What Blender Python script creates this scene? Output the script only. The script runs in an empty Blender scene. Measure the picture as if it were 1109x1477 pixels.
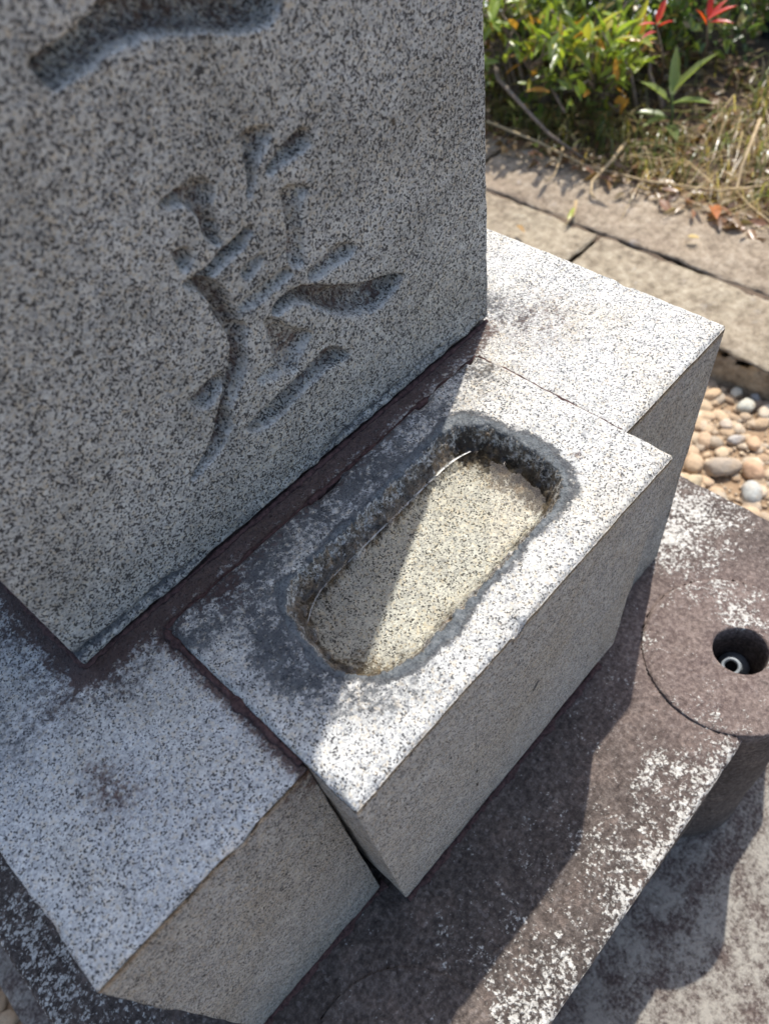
import bpy, math, random
import numpy as np
from mathutils import Matrix, Vector

# ------------------------------------------------------------------ camera, sky, sun, exposure
scene = bpy.context.scene
col = scene.collection
random.seed(7)
RNG = np.random.default_rng(11)

cam_data = bpy.data.cameras.new('camera')
cam = bpy.data.objects.new('camera', cam_data)
col.objects.link(cam)
RIGHT = Vector((0.67924514, -0.72448423, -0.11725457))
FWD = Vector((0.36869641, 0.47499289, -0.79902736))
UP = RIGHT.cross(FWD)
CAM = Vector((0.0075, -0.2123, 0.2831))
m = Matrix.Identity(4)
for i in range(3):
    m[i][0] = RIGHT[i]; m[i][1] = UP[i]; m[i][2] = -FWD[i]; m[i][3] = CAM[i]
cam.matrix_world = m
cam_data.sensor_fit = 'HORIZONTAL'
cam_data.sensor_width = 36.0
cam_data.lens = 36.0 * 1107.83 / 1109.0
cam_data.clip_start = 0.01
cam_data.clip_end = 500.0
cam_data.dof.use_dof = True
cam_data.dof.focus_distance = 0.385
cam_data.dof.aperture_fstop = 14.0
scene.camera = cam

SUN_TRAVEL = Vector((-0.112, -0.0505, -0.2265)).normalized()
world = bpy.data.worlds.new('World')
scene.world = world
world.use_nodes = True
wn = world.node_tree.nodes
sky = wn.new('ShaderNodeTexSky')
sky.sky_type = 'NISHITA'
sky.sun_disc = False
sky.sun_elevation = math.asin(-SUN_TRAVEL.z)
sky.sun_rotation = math.atan2(-SUN_TRAVEL.x, -SUN_TRAVEL.y)
sky.air_density = 1.0
sky.dust_density = 2.2
sky.ozone_density = 1.0
wn['Background'].inputs['Strength'].default_value = 0.15
world.node_tree.links.new(sky.outputs[0], wn['Background'].inputs['Color'])

sun_data = bpy.data.lights.new('sun', 'SUN')
sun_data.energy = 3.4
sun_data.angle = math.radians(0.6)
sun_data.color = (1.0, 0.955, 0.88)
sun = bpy.data.objects.new('sun', sun_data)
col.objects.link(sun)
sun.location = (1.5, 0.7, 3.0)
sun.rotation_euler = SUN_TRAVEL.to_track_quat('-Z', 'Y').to_euler()

vs = scene.view_settings
vs.view_transform = 'Standard'
vs.look = 'None'
vs.exposure = 0.80
vs.gamma = 1.0
vs.use_curve_mapping = False
scene.cycles.use_denoising = True
scene.cycles.max_bounces = 8

# ------------------------------------------------------------------ helpers: numeric noise
def _hash(ix, iy, seed):
    h = (ix.astype(np.int64) * 374761393 + iy.astype(np.int64) * 668265263 + seed * 1442695041) & 0xffffffff
    h = ((h ^ (h >> 13)) * 1274126177) & 0xffffffff
    h = (h ^ (h >> 16)) & 0xffffffff
    return h / 4294967295.0

def vnoise(x, y, s, seed=0):
    x = np.asarray(x, float) * s; y = np.asarray(y, float) * s
    ix = np.floor(x); iy = np.floor(y); fx = x - ix; fy = y - iy
    fx = fx * fx * (3 - 2 * fx); fy = fy * fy * (3 - 2 * fy)
    a = _hash(ix, iy, seed); b = _hash(ix + 1, iy, seed); c = _hash(ix, iy + 1, seed); d = _hash(ix + 1, iy + 1, seed)
    return (a * (1 - fx) + b * fx) * (1 - fy) + (c * (1 - fx) + d * fx) * fy

def fbm(x, y, s, seed=0, o=4):
    t = 0; a = .5; n = 0
    for k in range(o):
        t = t + a * vnoise(x, y, s * 2 ** k, seed + k * 17); n += a; a *= .5
    return t / n - .5

def sstep(a, b, x):
    t = np.clip((x - a) / (b - a), 0, 1)
    return t * t * (3 - 2 * t)

def poly_sd(px, py, poly):
    """signed distance to a closed polygon, negative inside"""
    poly = np.asarray(poly, float)
    d = np.full(px.shape, 1e9); inside = np.zeros(px.shape, bool)
    n = len(poly)
    for i in range(n):
        ax, ay = poly[i]; bx, by = poly[(i + 1) % n]
        ex, ey = bx - ax, by - ay
        t = np.clip(((px - ax) * ex + (py - ay) * ey) / (ex * ex + ey * ey + 1e-18), 0, 1)
        d = np.minimum(d, (px - ax - t * ex) ** 2 + (py - ay - t * ey) ** 2)
        c = (ay > py) != (by > py)
        with np.errstate(divide='ignore', invalid='ignore'):
            xi = ax + (py - ay) * ex / (ey if ey != 0 else 1e-18)
        inside ^= c & (px < xi)
    d = np.sqrt(d)
    return np.where(inside, -d, d)

def chaikin(p, n=2):
    p = np.asarray(p, float)
    for _ in range(n):
        q = np.roll(p, -1, axis=0)
        out = np.empty((len(p) * 2, 2)); out[0::2] = p * .75 + q * .25; out[1::2] = p * .25 + q * .75
        p = out
    return p

# ------------------------------------------------------------------ helpers: objects
def tag(o, label=None, cat=None, group=None, kind=None):
    if label: o['label'] = label
    if cat: o['category'] = cat
    if group: o['group'] = group
    if kind: o['kind'] = kind
    return o

def empty(name, loc=(0, 0, 0)):
    o = bpy.data.objects.new(name, None)
    o.empty_display_size = .02
    o.location = loc
    col.objects.link(o)
    return o

def mesh_obj(name, verts, faces, mat, parent=None, attr=None, smooth=True, cname='mask', loc=None):
    me = bpy.data.meshes.new(name)
    verts = np.asarray(verts, np.float32)
    if isinstance(faces, np.ndarray):
        nf, k = faces.shape
        me.vertices.add(len(verts)); me.vertices.foreach_set('co', verts.ravel())
        me.loops.add(nf * k); me.loops.foreach_set('vertex_index', faces.astype(np.int32).ravel())
        me.polygons.add(nf); me.polygons.foreach_set('loop_start', np.arange(0, nf * k, k, dtype=np.int32))
        me.update(calc_edges=True)
    else:
        me.from_pydata([tuple(map(float, v)) for v in verts], [], [tuple(map(int, f)) for f in faces])
    if attr is not None:
        a = me.color_attributes.new(cname, 'FLOAT_COLOR', 'POINT')
        c = np.zeros((len(verts), 4), np.float32); attr = np.asarray(attr); c[:, :attr.shape[1]] = attr
        a.data.foreach_set('color', c.ravel())
    if smooth:
        me.polygons.foreach_set('use_smooth', np.ones(len(me.polygons), bool))
    me.validate()
    if mat is not None: me.materials.append(mat)
    o = bpy.data.objects.new(name, me)
    if loc is not None: o.location = loc
    col.objects.link(o)
    if parent is not None:
        o.parent = parent
    return o

def axis(a, b, step, ed=(0, .0004, .0009, .0016, .0026)):
    ed = np.array(ed)
    n = max(2, int(round((b - a - 2 * ed[-1]) / step)))
    return np.concatenate([a + ed[:-1], np.linspace(a + ed[-1], b - ed[-1], n + 1), (b - ed[:-1])[::-1]])

def slab(xs, ys, keep, zf, af, zbot, shrink=None, rows=24, wall_noise=.0004, edge_r=.002, edge_d=None, seed=1):
    """Stone block: a finely gridded top (height zf, stain mask af) over the cells where keep is true,
    with walls down to zbot. Returns verts, faces, attr."""
    X, Y = np.meshgrid(xs, ys, indexing='ij')
    Z = zf(X, Y)
    e = np.clip(edge_d(X, Y), 0, None)
    er = edge_r * (1 + 1.2 * fbm(X, Y, 90, seed + 5) + 1.5 * np.clip(fbm(X, Y, 25, seed + 9), 0, 1))
    er = er + .0045 * sstep(.12, .26, fbm(X, Y, 55, seed + 21, 4)) * (edge_r > .001)
    er = np.clip(er, .0006, .011)
    k = np.clip(1 - e / er, 0, 1)
    Z = Z - er * (1 - np.sqrt(np.clip(1 - k * k, 0, 1)))
    cx = .5 * (X[:-1, :-1] + X[1:, 1:]); cy = .5 * (Y[:-1, :-1] + Y[1:, 1:])
    K = keep(cx, cy)
    nx, ny = X.shape
    idx = np.arange(nx * ny).reshape(nx, ny)
    q = np.stack([idx[:-1, :-1], idx[1:, :-1], idx[1:, 1:], idx[:-1, 1:]], -1)
    faces = [q[K]]
    V = [np.stack([X, Y, Z], -1).reshape(-1, 3)]
    A = [af(X, Y, Z).reshape(X.size, -1)]
    # boundary edges
    edges = []
    Kp = np.pad(K, 1)
    for di, dj, (a, b) in ((-1, 0, ('00', '01')), (1, 0, ('10', '11')), (0, -1, ('00', '10')), (0, 1, ('01', '11'))):
        nb = Kp[1 + di:1 + di + K.shape[0], 1 + dj:1 + dj + K.shape[1]]
        I, J = np.nonzero(K & ~nb)
        pa = idx[I + int(a[0]), J + int(a[1])]; pb = idx[I + int(b[0]), J + int(b[1])]
        fl = (di, dj) in ((1, 0), (0, -1))
        # orient so that the wall faces outwards
        edges.append(np.stack([pb, pa], -1) if (di, dj) in ((1, 0), (0, -1)) else np.stack([pa, pb], -1))
        nrm = np.array([di, dj])
    E = np.concatenate(edges)
    base = V[0]
    bv, inv = np.unique(E, return_inverse=True); inv = inv.reshape(E.shape)
    P = base[bv]
    nb_ = len(bv)
    prev = bv; off = len(base)
    # outward direction per boundary vertex
    eps = 1e-4
    gx = -(edge_d(P[:, 0] + eps, P[:, 1]) - edge_d(P[:, 0] - eps, P[:, 1])); gy = -(edge_d(P[:, 0], P[:, 1] + eps) - edge_d(P[:, 0], P[:, 1] - eps))
    gl = np.hypot(gx, gy) + 1e-9; gx /= gl; gy /= gl
    for r in range(1, rows + 1):
        t = r / rows
        zz = P[:, 2] * (1 - t) + zbot * t
        s = P[:, 0] * gy * 1.0 - P[:, 1] * gx
        nz = fbm(s + 3.1 * gx, zz, 60, seed + 2, 4) * 2 * wall_noise * min(1, t * 6) + fbm(s, zz, 9, seed + 3, 2) * 2 * wall_noise * 1.5 * min(1, t * 4)
        x = P[:, 0] + gx * nz; y = P[:, 1] + gy * nz
        if shrink is not None: x, y = shrink(x, y, t)
        V.append(np.stack([x, y, zz], -1)); A.append(af(x, y, zz, True))
        cur = np.arange(off, off + nb_)
        a, b = prev[inv[:, 0]], prev[inv[:, 1]]; c, d = cur[inv[:, 1]], cur[inv[:, 0]]
        faces.append(np.stack([a, d, c, b], -1))
        prev = cur; off += nb_
    return np.concatenate(V), np.concatenate(faces), np.concatenate(A)

# ------------------------------------------------------------------ helpers: materials
class NT:
    def __init__(s, name):
        s.m = bpy.data.materials.new(name); s.m.use_nodes = True
        s.t = s.m.node_tree; s.bsdf = s.t.nodes['Principled BSDF']
        s.co = s.t.nodes.new('ShaderNodeTexCoord').outputs['Object']
    def n(s, t, **kw):
        nd = s.t.nodes.new(t)
        for k, v in kw.items(): setattr(nd, k, v)
        return nd
    def link(s, a, b): s.t.links.new(a, b)
    def put(s, sock, v):
        if hasattr(v, 'is_output'): s.link(v, sock)
        else: sock.default_value = v
    def noise(s, scale, detail=3, rough=.55, dist=0, co=None, off=None):
        nd = s.n('ShaderNodeTexNoise'); c = co or s.co
        if off is not None:
            mp = s.n('ShaderNodeMapping'); s.link(c, mp.inputs[0]); mp.inputs['Location'].default_value = off; c = mp.outputs[0]
        s.link(c, nd.inputs['Vector'])
        nd.inputs['Scale'].default_value = scale; nd.inputs['Detail'].default_value = detail
        nd.inputs['Roughness'].default_value = rough; nd.inputs['Distortion'].default_value = dist
        return nd.outputs['Fac']
    def vor(s, scale, out='Color', feature='F1', co=None, rnd=1.0):
        nd = s.n('ShaderNodeTexVoronoi', feature=feature); s.link(co or s.co, nd.inputs['Vector'])
        nd.inputs['Scale'].default_value = scale; nd.inputs['Randomness'].default_value = rnd
        return nd.outputs[out]
    def math(s, op, a, b=0.0, c=0.0, clamp=False):
        nd = s.n('ShaderNodeMath', operation=op, use_clamp=clamp)
        for i, v in enumerate((a, b, c)): s.put(nd.inputs[i], v)
        return nd.outputs[0]
    def ss(s, x, a, b):
        nd = s.n('ShaderNodeMapRange', interpolation_type='SMOOTHSTEP'); s.put(nd.inputs[0], x)
        nd.inputs[1].default_value = a; nd.inputs[2].default_value = b
        return nd.outputs[0]
    def ramp(s, x, stops, interp='LINEAR'):
        nd = s.n('ShaderNodeValToRGB'); s.put(nd.inputs[0], x); r = nd.color_ramp; r.interpolation = interp
        while len(r.elements) < len(stops): r.elements.new(.5)
        for e, (p, c) in zip(r.elements, stops):
            e.position = p; e.color = (*c, 1) if len(c) == 3 else c
        return nd.outputs[0]
    def mix(s, f, a, b, mode='MIX'):
        nd = s.n('ShaderNodeMix', data_type='RGBA', blend_type=mode); s.put(nd.inputs[0], f)
        for k, v in ((6, a), (7, b)):
            if isinstance(v, tuple): nd.inputs[k].default_value = (*v, 1)
            else: s.put(nd.inputs[k], v)
        return nd.outputs[2]
    def attr(s, name='mask'):
        nd = s.n('ShaderNodeAttribute', attribute_name=name)
        sp = s.n('ShaderNodeSeparateColor'); s.link(nd.outputs['Color'], sp.inputs[0])
        s.alpha = nd.outputs['Alpha']
        return nd.outputs['Color'], sp.outputs[0], sp.outputs[1], sp.outputs[2]
    def bump(s, h, dist, strength=1.0, nrm=None):
        nd = s.n('ShaderNodeBump'); nd.inputs['Strength'].default_value = strength; nd.inputs['Distance'].default_value = dist
        s.link(h, nd.inputs['Height'])
        if nrm is not None: s.link(nrm, nd.inputs['Normal'])
        return nd.outputs[0]
    def fin(s, color, rough=.8, normal=None, spec=.35):
        s.put(s.bsdf.inputs['Base Color'], color if not isinstance(color, tuple) else (*color, 1))
        s.put(s.bsdf.inputs['Roughness'], rough)
        s.bsdf.inputs['Specular IOR Level'].default_value = spec
        if normal is not None: s.link(normal, s.bsdf.inputs['Normal'])
        return s.m

def granite(name, tone=1.0, warm=.5, gscale=640., dark=.15, grime=.0, bumpd=.0009, fk=.85, tint=(1.0, 1.0, .98)):
    """speckled biotite granite. mask.r = red-brown moss stain, mask.g = black film, mask.b = ochre algae,
    mask.alpha > 0 = grimy hand-tooled face with painted-in shade, < 0 = pale chipped edge and painted-in glints"""
    g = NT(name)
    # slightly warped coordinates make the grains ragged
    wn_ = g.n('ShaderNodeTexNoise'); g.link(g.co, wn_.inputs['Vector']); wn_.inputs['Scale'].default_value = 900; wn_.inputs['Detail'].default_value = 2
    vm = g.n('ShaderNodeVectorMath', operation='MULTIPLY_ADD'); g.link(wn_.outputs['Color'], vm.inputs[0])
    vm.inputs[1].default_value = (.0007,) * 3; g.link(g.co, vm.inputs[2])
    wc = vm.outputs[0]
    sep = g.n('ShaderNodeSeparateColor'); g.link(g.vor(gscale, co=wc), sep.inputs[0])
    sep2 = g.n('ShaderNodeSeparateColor'); g.link(g.vor(gscale * .52, co=wc), sep2.inputs[0])
    pick = g.ss(g.noise(300, 2, off=(9, 9, 2)), .47, .53)
    cell = g.math('ADD', g.math('MULTIPLY', sep.outputs[0], g.math('SUBTRACT', 1.0, pick)), g.math('MULTIPLY', sep2.outputs[0], pick)); cell2 = sep2.outputs[1]
    t = tone
    base = g.ramp(cell, [(0.0, (.30 * t, .30 * t, .305 * t)), (.2, (.42 * t, .42 * t, .42 * t)), (.45, (.53 * t, .525 * t, .51 * t)), (.7, (.60 * t, .59 * t, .565 * t)), (1.0, (.69 * t, .685 * t, .66 * t))])
    cream = g.ss(cell2, .78, .9)
    base = g.mix(g.math('MULTIPLY', cream, .5), base, (.62 * t, .53 * t, .40 * t))
    # biotite flecks, bunched in loose clusters
    clus = g.noise(230, 3)
    fsep = g.n('ShaderNodeSeparateColor'); g.link(g.vor(gscale * .95, co=wc, rnd=1), fsep.inputs[0])
    fl = g.math('ADD', fsep.outputs[2], g.math('MULTIPLY', g.math('SUBTRACT', clus, .5), .55))
    fleck = g.math('SUBTRACT', 1.0, g.ss(fl, dark - .02, dark + .06))
    base = g.mix(g.math('MULTIPLY', fleck, fk), base, (.045, .043, .045))
    base = g.mix(1.0, base, g.ramp(g.noise(95, 4, .65, off=(6, 1, 8)), [(.3, (.80 * tint[0], .80 * tint[1], .80 * tint[2])), (.7, (1.08 * tint[0], 1.08 * tint[1], 1.08 * tint[2]))]), 'MULTIPLY')
    # weathering tints
    wn1 = g.noise(14, 5, .6)
    base = g.mix(g.math('MULTIPLY', g.ss(wn1, .42, .68), warm), base, g.mix(1.0, base, (.90, .79, .62), 'MULTIPLY'))
    if grime:
        gm = g.math('MULTIPLY', g.ss(g.noise(26, 6, .68, off=(3, 1, 7)), .38, .66), grime)
        base = g.mix(gm, base, g.mix(1.0, base, (.50, .49, .46), 'MULTIPLY'))
    _, mr, mg, mb = g.attr()
    al = g.alpha
    gr = g.math('MULTIPLY', g.math('MAXIMUM', al, 0.0), g.math('ADD', .72, g.math('MULTIPLY', g.noise(35, 5, .7, off=(8, 2, 3)), .5)), clamp=True)
    base = g.mix(gr, base, g.mix(1.0, base, (.66, .65, .61), 'MULTIPLY'))
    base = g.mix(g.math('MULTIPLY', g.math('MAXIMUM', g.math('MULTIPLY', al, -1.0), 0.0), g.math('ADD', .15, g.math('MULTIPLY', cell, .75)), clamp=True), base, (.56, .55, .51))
    nb1 = g.noise(60, 6, .72, off=(1, 5, 2)); nb2 = g.noise(420, 4, .65, off=(4, 4, 1)); nb3 = g.noise(130, 5, .7, off=(7, 3, 5))
    nn = g.math('ADD', g.math('MULTIPLY', g.math('SUBTRACT', nb1, .5), 1.3), g.math('ADD', g.math('MULTIPLY', g.math('SUBTRACT', nb2, .5), 1.7), g.math('MULTIPLY', g.math('SUBTRACT', cell, .5), .16)))
    def msk(ch, w=.20, veil=.35):
        """hard-edged crust plus a thin veil that lets the grain show"""
        amp = g.math('MULTIPLY', g.math('MULTIPLY', ch, g.math('SUBTRACT', 1.3, ch)), 2.3)
        v = g.math('ADD', ch, g.math('MULTIPLY', nn, amp))
        crust = g.ss(v, .5 - w, .5 + w)
        return g.math('ADD', g.math('MULTIPLY', crust, 1 - veil), g.math('MULTIPLY', g.ss(v, .05, .75), veil), clamp=True)
    def over(b, f, c, keep): return g.mix(f, b, g.mix(keep, c, g.mix(1.0, g.mix(1.0, b, c, 'MULTIPLY'), (2.2, 2.2, 2.2), 'MULTIPLY')))
    gk = msk(mg)
    dcol = g.ramp(g.math('ADD', g.math('MULTIPLY', nb2, .5), g.math('MULTIPLY', nb3, .5)), [(.36, (.022, .024, .028)), (.5, (.055, .060, .068)), (.64, (.12, .125, .13))])
    lcol_ = g.ramp(g.math('ADD', g.math('MULTIPLY', nb3, .6), g.math('MULTIPLY', nb2, .4)), [(.38, (.040, .047, .055)), (.5, (.085, .098, .110)), (.64, (.165, .18, .19))])
    dcol = g.mix(g.ss(mg, .80, .97), dcol, lcol_)
    base = over(base, g.math('MULTIPLY', gk, .95), dcol, .35)
    rk = msk(mr)
    rcol = g.ramp(nb2, [(.3, (.028, .017, .015)), (.55, (.078, .046, .040)), (.75, (.18, .125, .108))])
    base = over(base, g.math('MULTIPLY', rk, .94), rcol, .3)
    bk = msk(mb, .22, .12)
    bcol = g.ramp(nb3, [(.35, (.018, .012, .008)), (.52, (.060, .040, .020)), (.68, (.20, .135, .07))])
    base = over(base, g.math('MULTIPLY', bk, .85), bcol, .4)
    mp = g.n('ShaderNodeMapping'); g.link(g.co, mp.inputs[0]); mp.inputs['Rotation'].default_value = (.2, .35, .1); mp.inputs['Scale'].default_value = (1, 1, .32)
    streak = g.noise(520, 3, .6, co=mp.outputs[0])
    h = g.math('ADD', g.math('MULTIPLY', cell, .45), g.math('MULTIPLY', g.noise(260, 5, .7), 1.6))
    h = g.math('ADD', h, g.math('MULTIPLY', streak, g.math('ADD', .3, g.math('MULTIPLY', g.math('MAXIMUM', al, 0.0), 2.6))))
    nrm = g.bump(h, bumpd, 1.0)
    rough = g.math('SUBTRACT', .82, g.math('MULTIPLY', gk, .2))
    return g.fin(base, rough, nrm, .3)

def redstone(name):
    """weathered purple-brown volcanic stone; mask.r = how much white lichen, mask.g = pale grey film, mask.b = bare pinkish"""
    g = NT(name)
    n1 = g.noise(40, 6, .7); n2 = g.noise(340, 4, .65); n3 = g.noise(9, 3)
    base = g.ramp(n2, [(.25, (.022, .017, .0145)), (.5, (.064, .051, .044)), (.72, (.135, .112, .098))])
    base = g.mix(g.ss(n1, .45, .7), base, g.mix(1.0, base, (1.6, 1.46, 1.4), 'MULTIPLY'))
    _, mr, mg, mb = g.attr()
    base = g.mix(g.math('MULTIPLY', mb, .75), base, g.ramp(n2, [(.25, (.075, .053, .047)), (.5, (.17, .122, .108)), (.75, (.28, .215, .19))]))
    # mineral specks
    sp = g.n('ShaderNodeSeparateColor'); g.link(g.vor(520), sp.inputs[0])
    base = g.mix(g.math('MULTIPLY', g.ss(sp.outputs[0], .94, .99), .22), base, (.34, .30, .28))
    # crusty lichen
    wob = g.n('ShaderNodeTexNoise'); g.link(g.co, wob.inputs['Vector']); wob.inputs['Scale'].default_value = 330; wob.inputs['Detail'].default_value = 3
    vm = g.n('ShaderNodeVectorMath', operation='MULTIPLY_ADD'); g.link(wob.outputs['Color'], vm.inputs[0]); vm.inputs[1].default_value = (.005,) * 3; g.link(g.co, vm.inputs[2])
    blob = g.vor(400, 'Distance', co=vm.outputs[0])
    cl = g.math('ADD', g.math('MULTIPLY', g.noise(64, 6, .74, off=(2, 9, 4)), 1.15), g.math('MULTIPLY', g.math('SUBTRACT', .45, blob), .50))
    cl = g.math('ADD', cl, g.math('MULTIPLY', g.math('SUBTRACT', n2, .5), .50))
    thr = g.math('SUBTRACT', .97, g.math('MULTIPLY', mr, .465))
    lich = g.ss(g.math('SUBTRACT', cl, thr), -.09, .13)
    lich = g.math('MULTIPLY', lich, g.ss(mr, .02, .15))
    lcol = g.ramp(n2, [(.3, (.26, .24, .21)), (.5, (.44, .42, .38)), (.7, (.62, .60, .55))])
    film = g.math('MULTIPLY', g.ss(g.math('ADD', n1, g.math('MULTIPLY', g.math('SUBTRACT', n2, .5), .6)), .34, .66), mg)
    base = g.mix(g.math('MULTIPLY', film, .8), base, (.34, .325, .28))
    base = g.mix(g.math('MULTIPLY', lich, .95), base, lcol)
    h = g.math('ADD', g.math('MULTIPLY', n2, 1.4), g.math('ADD', g.math('MULTIPLY', n1, 1.2), g.math('MULTIPLY', lich, .45)))
    return g.fin(base, .88, g.bump(h, .0013, .9), .25)

# ------------------------------------------------------------------ dimensions (metres)
# z = 0 is the top of the pedestal; the carved face of the gravestone is the plane y = 0
W = .27
KX0, KX1, KYF, KYB = -.0643, .3381, -.1024, .33
BX0, BX1, BYB, BYF, BH = .0335, .2431, -.0135, -.1282, .004
H = .2252
SX0, SX1, SYF, SYB = -.149, .4214, -.2186, .45
G = .235
ZT = -H            # top of the red base stone
ZF = -H - G        # top of the foundation slab
ZG = -.50          # gravel
ZK = -.445         # top of the kerb stones
VC = (.3035, -.1825); VR = .0590
VC2 = (2 * .1365 - VC[0], VC[1])

M_SHAFT = granite('granite_shaft', .83, .16, gscale=1450, dark=.27, grime=.5, fk=.95, bumpd=.0007, tint=(.985, 1.0, .965))
M_PED = granite('granite_pedestal', 1.02, .36, gscale=1650, dark=.15, fk=.93)
M_BASIN = granite('granite_basin', 1.02, .36, gscale=1650, dark=.15, fk=.93)
M_RED = redstone('weathered_red_stone')

def simple(name, c1, c2, scale, rough=.8, bump=.0, detail=5):
    g = NT(name)
    n = g.noise(scale, detail, .65)
    return g.fin(g.ramp(n, [(.3, c1), (.7, c2)]), rough, g.bump(n, bump, 1) if bump else None, .3)
M_MORTAR = simple('old_mortar', (.03, .022, .022), (.10, .08, .075), 300, .95, .001)

# ------------------------------------------------------------------ ground and paths
def rect(x0, x1, y0, y1, z, n=1):
    xs = np.linspace(x0, x1, n + 1); ys = np.linspace(y0, y1, n + 1)
    X, Y = np.meshgrid(xs, ys, indexing='ij'); idx = np.arange((n + 1) ** 2).reshape(n + 1, n + 1)
    f = np.stack([idx[:-1, :-1], idx[1:, :-1], idx[1:, 1:], idx[:-1, 1:]], -1).reshape(-1, 4)
    return X, Y, f

M_DIRT = simple('sandy_dirt', (.16, .105, .062), (.36, .25, .155), 45, .95, .004, 8)
M_SOIL = simple('dark_garden_soil', (.045, .033, .024), (.16, .115, .08), 60, .95, .004, 8)
v = [(-70, -70, ZG - .003), (70, -70, ZG - .003), (70, 70, ZG - .003), (-70, 70, ZG - .003)]
tag(mesh_obj('ground', v, [(0, 1, 2, 3)], M_DIRT), 'sandy brown dirt ground around the grave plot', kind='structure')

X, Y, f = rect(1.085, 1.95, -1.2, 2.4, 0, 140)
Z = -.462 + fbm(X, Y, 7, 3, 5) * .05 + .05 * sstep(1.12, 1.6, X) - .10 * sstep(1.75, 1.95, X) - .16 * sstep(1.42, 1.52, X) * sstep(.60, .68, Y)
tag(mesh_obj('soil_bed', np.stack([X, Y, Z], -1).reshape(-1, 3), f, M_SOIL), 'dark soil bed under the shrubs behind the kerb', kind='structure')
M_PATH = simple('pale_concrete', (.50, .52, .56), (.66, .68, .72), 20, .85, .001)
v = [(1.40, .55, -.500), (4.6, .55, -.500), (4.6, 6, -.500), (1.40, 6, -.500)]
tag(mesh_obj('path', v, [(0, 1, 2, 3)], M_PATH), 'pale concrete path seen in glimpses behind the shrubs', kind='structure')

# ------------------------------------------------------------------ foundation slab
def box_edge(x0, x1, y0, y1):
    return lambda x, y: np.minimum(np.minimum(x - x0, x1 - x), np.minimum(y - y0, y1 - y))
def no_mask(x, y, z, wall=False): return np.zeros((*np.shape(x), 4)) if not wall else np.zeros((len(x), 4))

FX0, FX1, FY0, FY1 = -.239, .50, -.62, .55
def ff(x, y): return ZF + fbm(x, y, 18, 41) * .006 + fbm(x, y, 120, 42) * .0016
def fa(x, y, z, wall=False):
    a = np.zeros((*np.shape(x), 4))
    a[..., 0] = .22; a[..., 1] = .85 + .5 * fbm(x, y, 14, 8); a[..., 2] = .35
    return a
v, f, a = slab(axis(FX0, FX1, .008), axis(FY0, FY1, .008), lambda x, y: np.ones(x.shape, bool), ff, fa, ZG - .05, rows=8, edge_r=.006, edge_d=box_edge(FX0, FX1, FY0, FY1), seed=40)
tag(mesh_obj('foundation_slab', v, f, M_RED, attr=a), 'broad low foundation slab of mottled grey stone under the dark base', 'stone slab')

# ------------------------------------------------------------------ red-brown base stone with two vase sockets
base = tag(empty('base_stone', (.136, .1, ZF)), 'dark purple-brown base stone with white lichen under the granite pedestal', 'base stone')
def circ(x, y, c): return np.hypot(x - c[0], y - c[1])
def s_keep(x, y): return (circ(x, y, VC) > VR + .0002) & (circ(x, y, VC2) > VR - .0006)
def s_top(x, y):
    z = ZT + fbm(x, y, 22, 51) * .003 + fbm(x, y, 150, 52) * .0014
    for c in (VC, VC2):
        z = z - (.0016 if c is VC else .0006) * np.exp(-np.clip(circ(x, y, c) - VR, 0, 1) / .0016)
    return z
def s_edge(x, y):
    return np.minimum(box_edge(SX0, SX1, SYF, SYB)(x, y), .05)
def lich_field(x, y):
    """where the lichen grows: along the front lip, over the right shoulder, a little on the left"""
    front = np.exp(-np.clip(y - SYF, 0, 1) / .045) * sstep(-.03, .04, x) * (1 - .35 * sstep(.22, .26, x))
    mid = np.exp(-(((x - .20) / .045) ** 2 + ((y + .185) / .024) ** 2)) * .72
    right = sstep(.31, .36, x) * sstep(-.165, -.12, y)
    left = (1 - sstep(-.135, -.065, x)) * .75
    low = .42 * np.exp(-(((x - .04) / .06) ** 2 + ((y + .205) / .025) ** 2))
    f_ = np.maximum.reduce([front * .98, mid, right * 1.05, left, low])
    return np.clip(f_ * (1 + 1.1 * fbm(x, y, 24, 55, 3)), 0, 1)
def s_att(x, y, z, wall=False):
    a = np.zeros((*np.shape(x), 4))
    a[..., 0] = .16 + .86 * lich_field(x, y) if not wall else .12
    a[..., 1] = .12 if wall else .06
    a[..., 2] = .75 * np.exp(-(np.clip(circ(x, y, VC) - VR, 0, 1) / .05)) if not wall else 0
    return a
xs = axis(SX0, SX1, .0022); ys = np.concatenate([axis(SYF, .02, .0022)[:-4], np.linspace(.022, SYB, 60)])
v, f, a = slab(xs, ys, s_keep, s_top, s_att, ZF, rows=20, wall_noise=.0018, edge_r=.0035, edge_d=s_edge, seed=50)
inv = Matrix.Translation(-base.location)
def child(name, v, f, mat, parent, attr=None, **k):
    """mesh given in world coordinates, hung under an empty that is only translated"""
    o = mesh_obj(name, v, f, mat, parent, attr, **k)
    o.matrix_parent_inverse = Matrix.Translation(-parent.location)
    return o
child('slab', v, f, M_RED, base, a)

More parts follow.
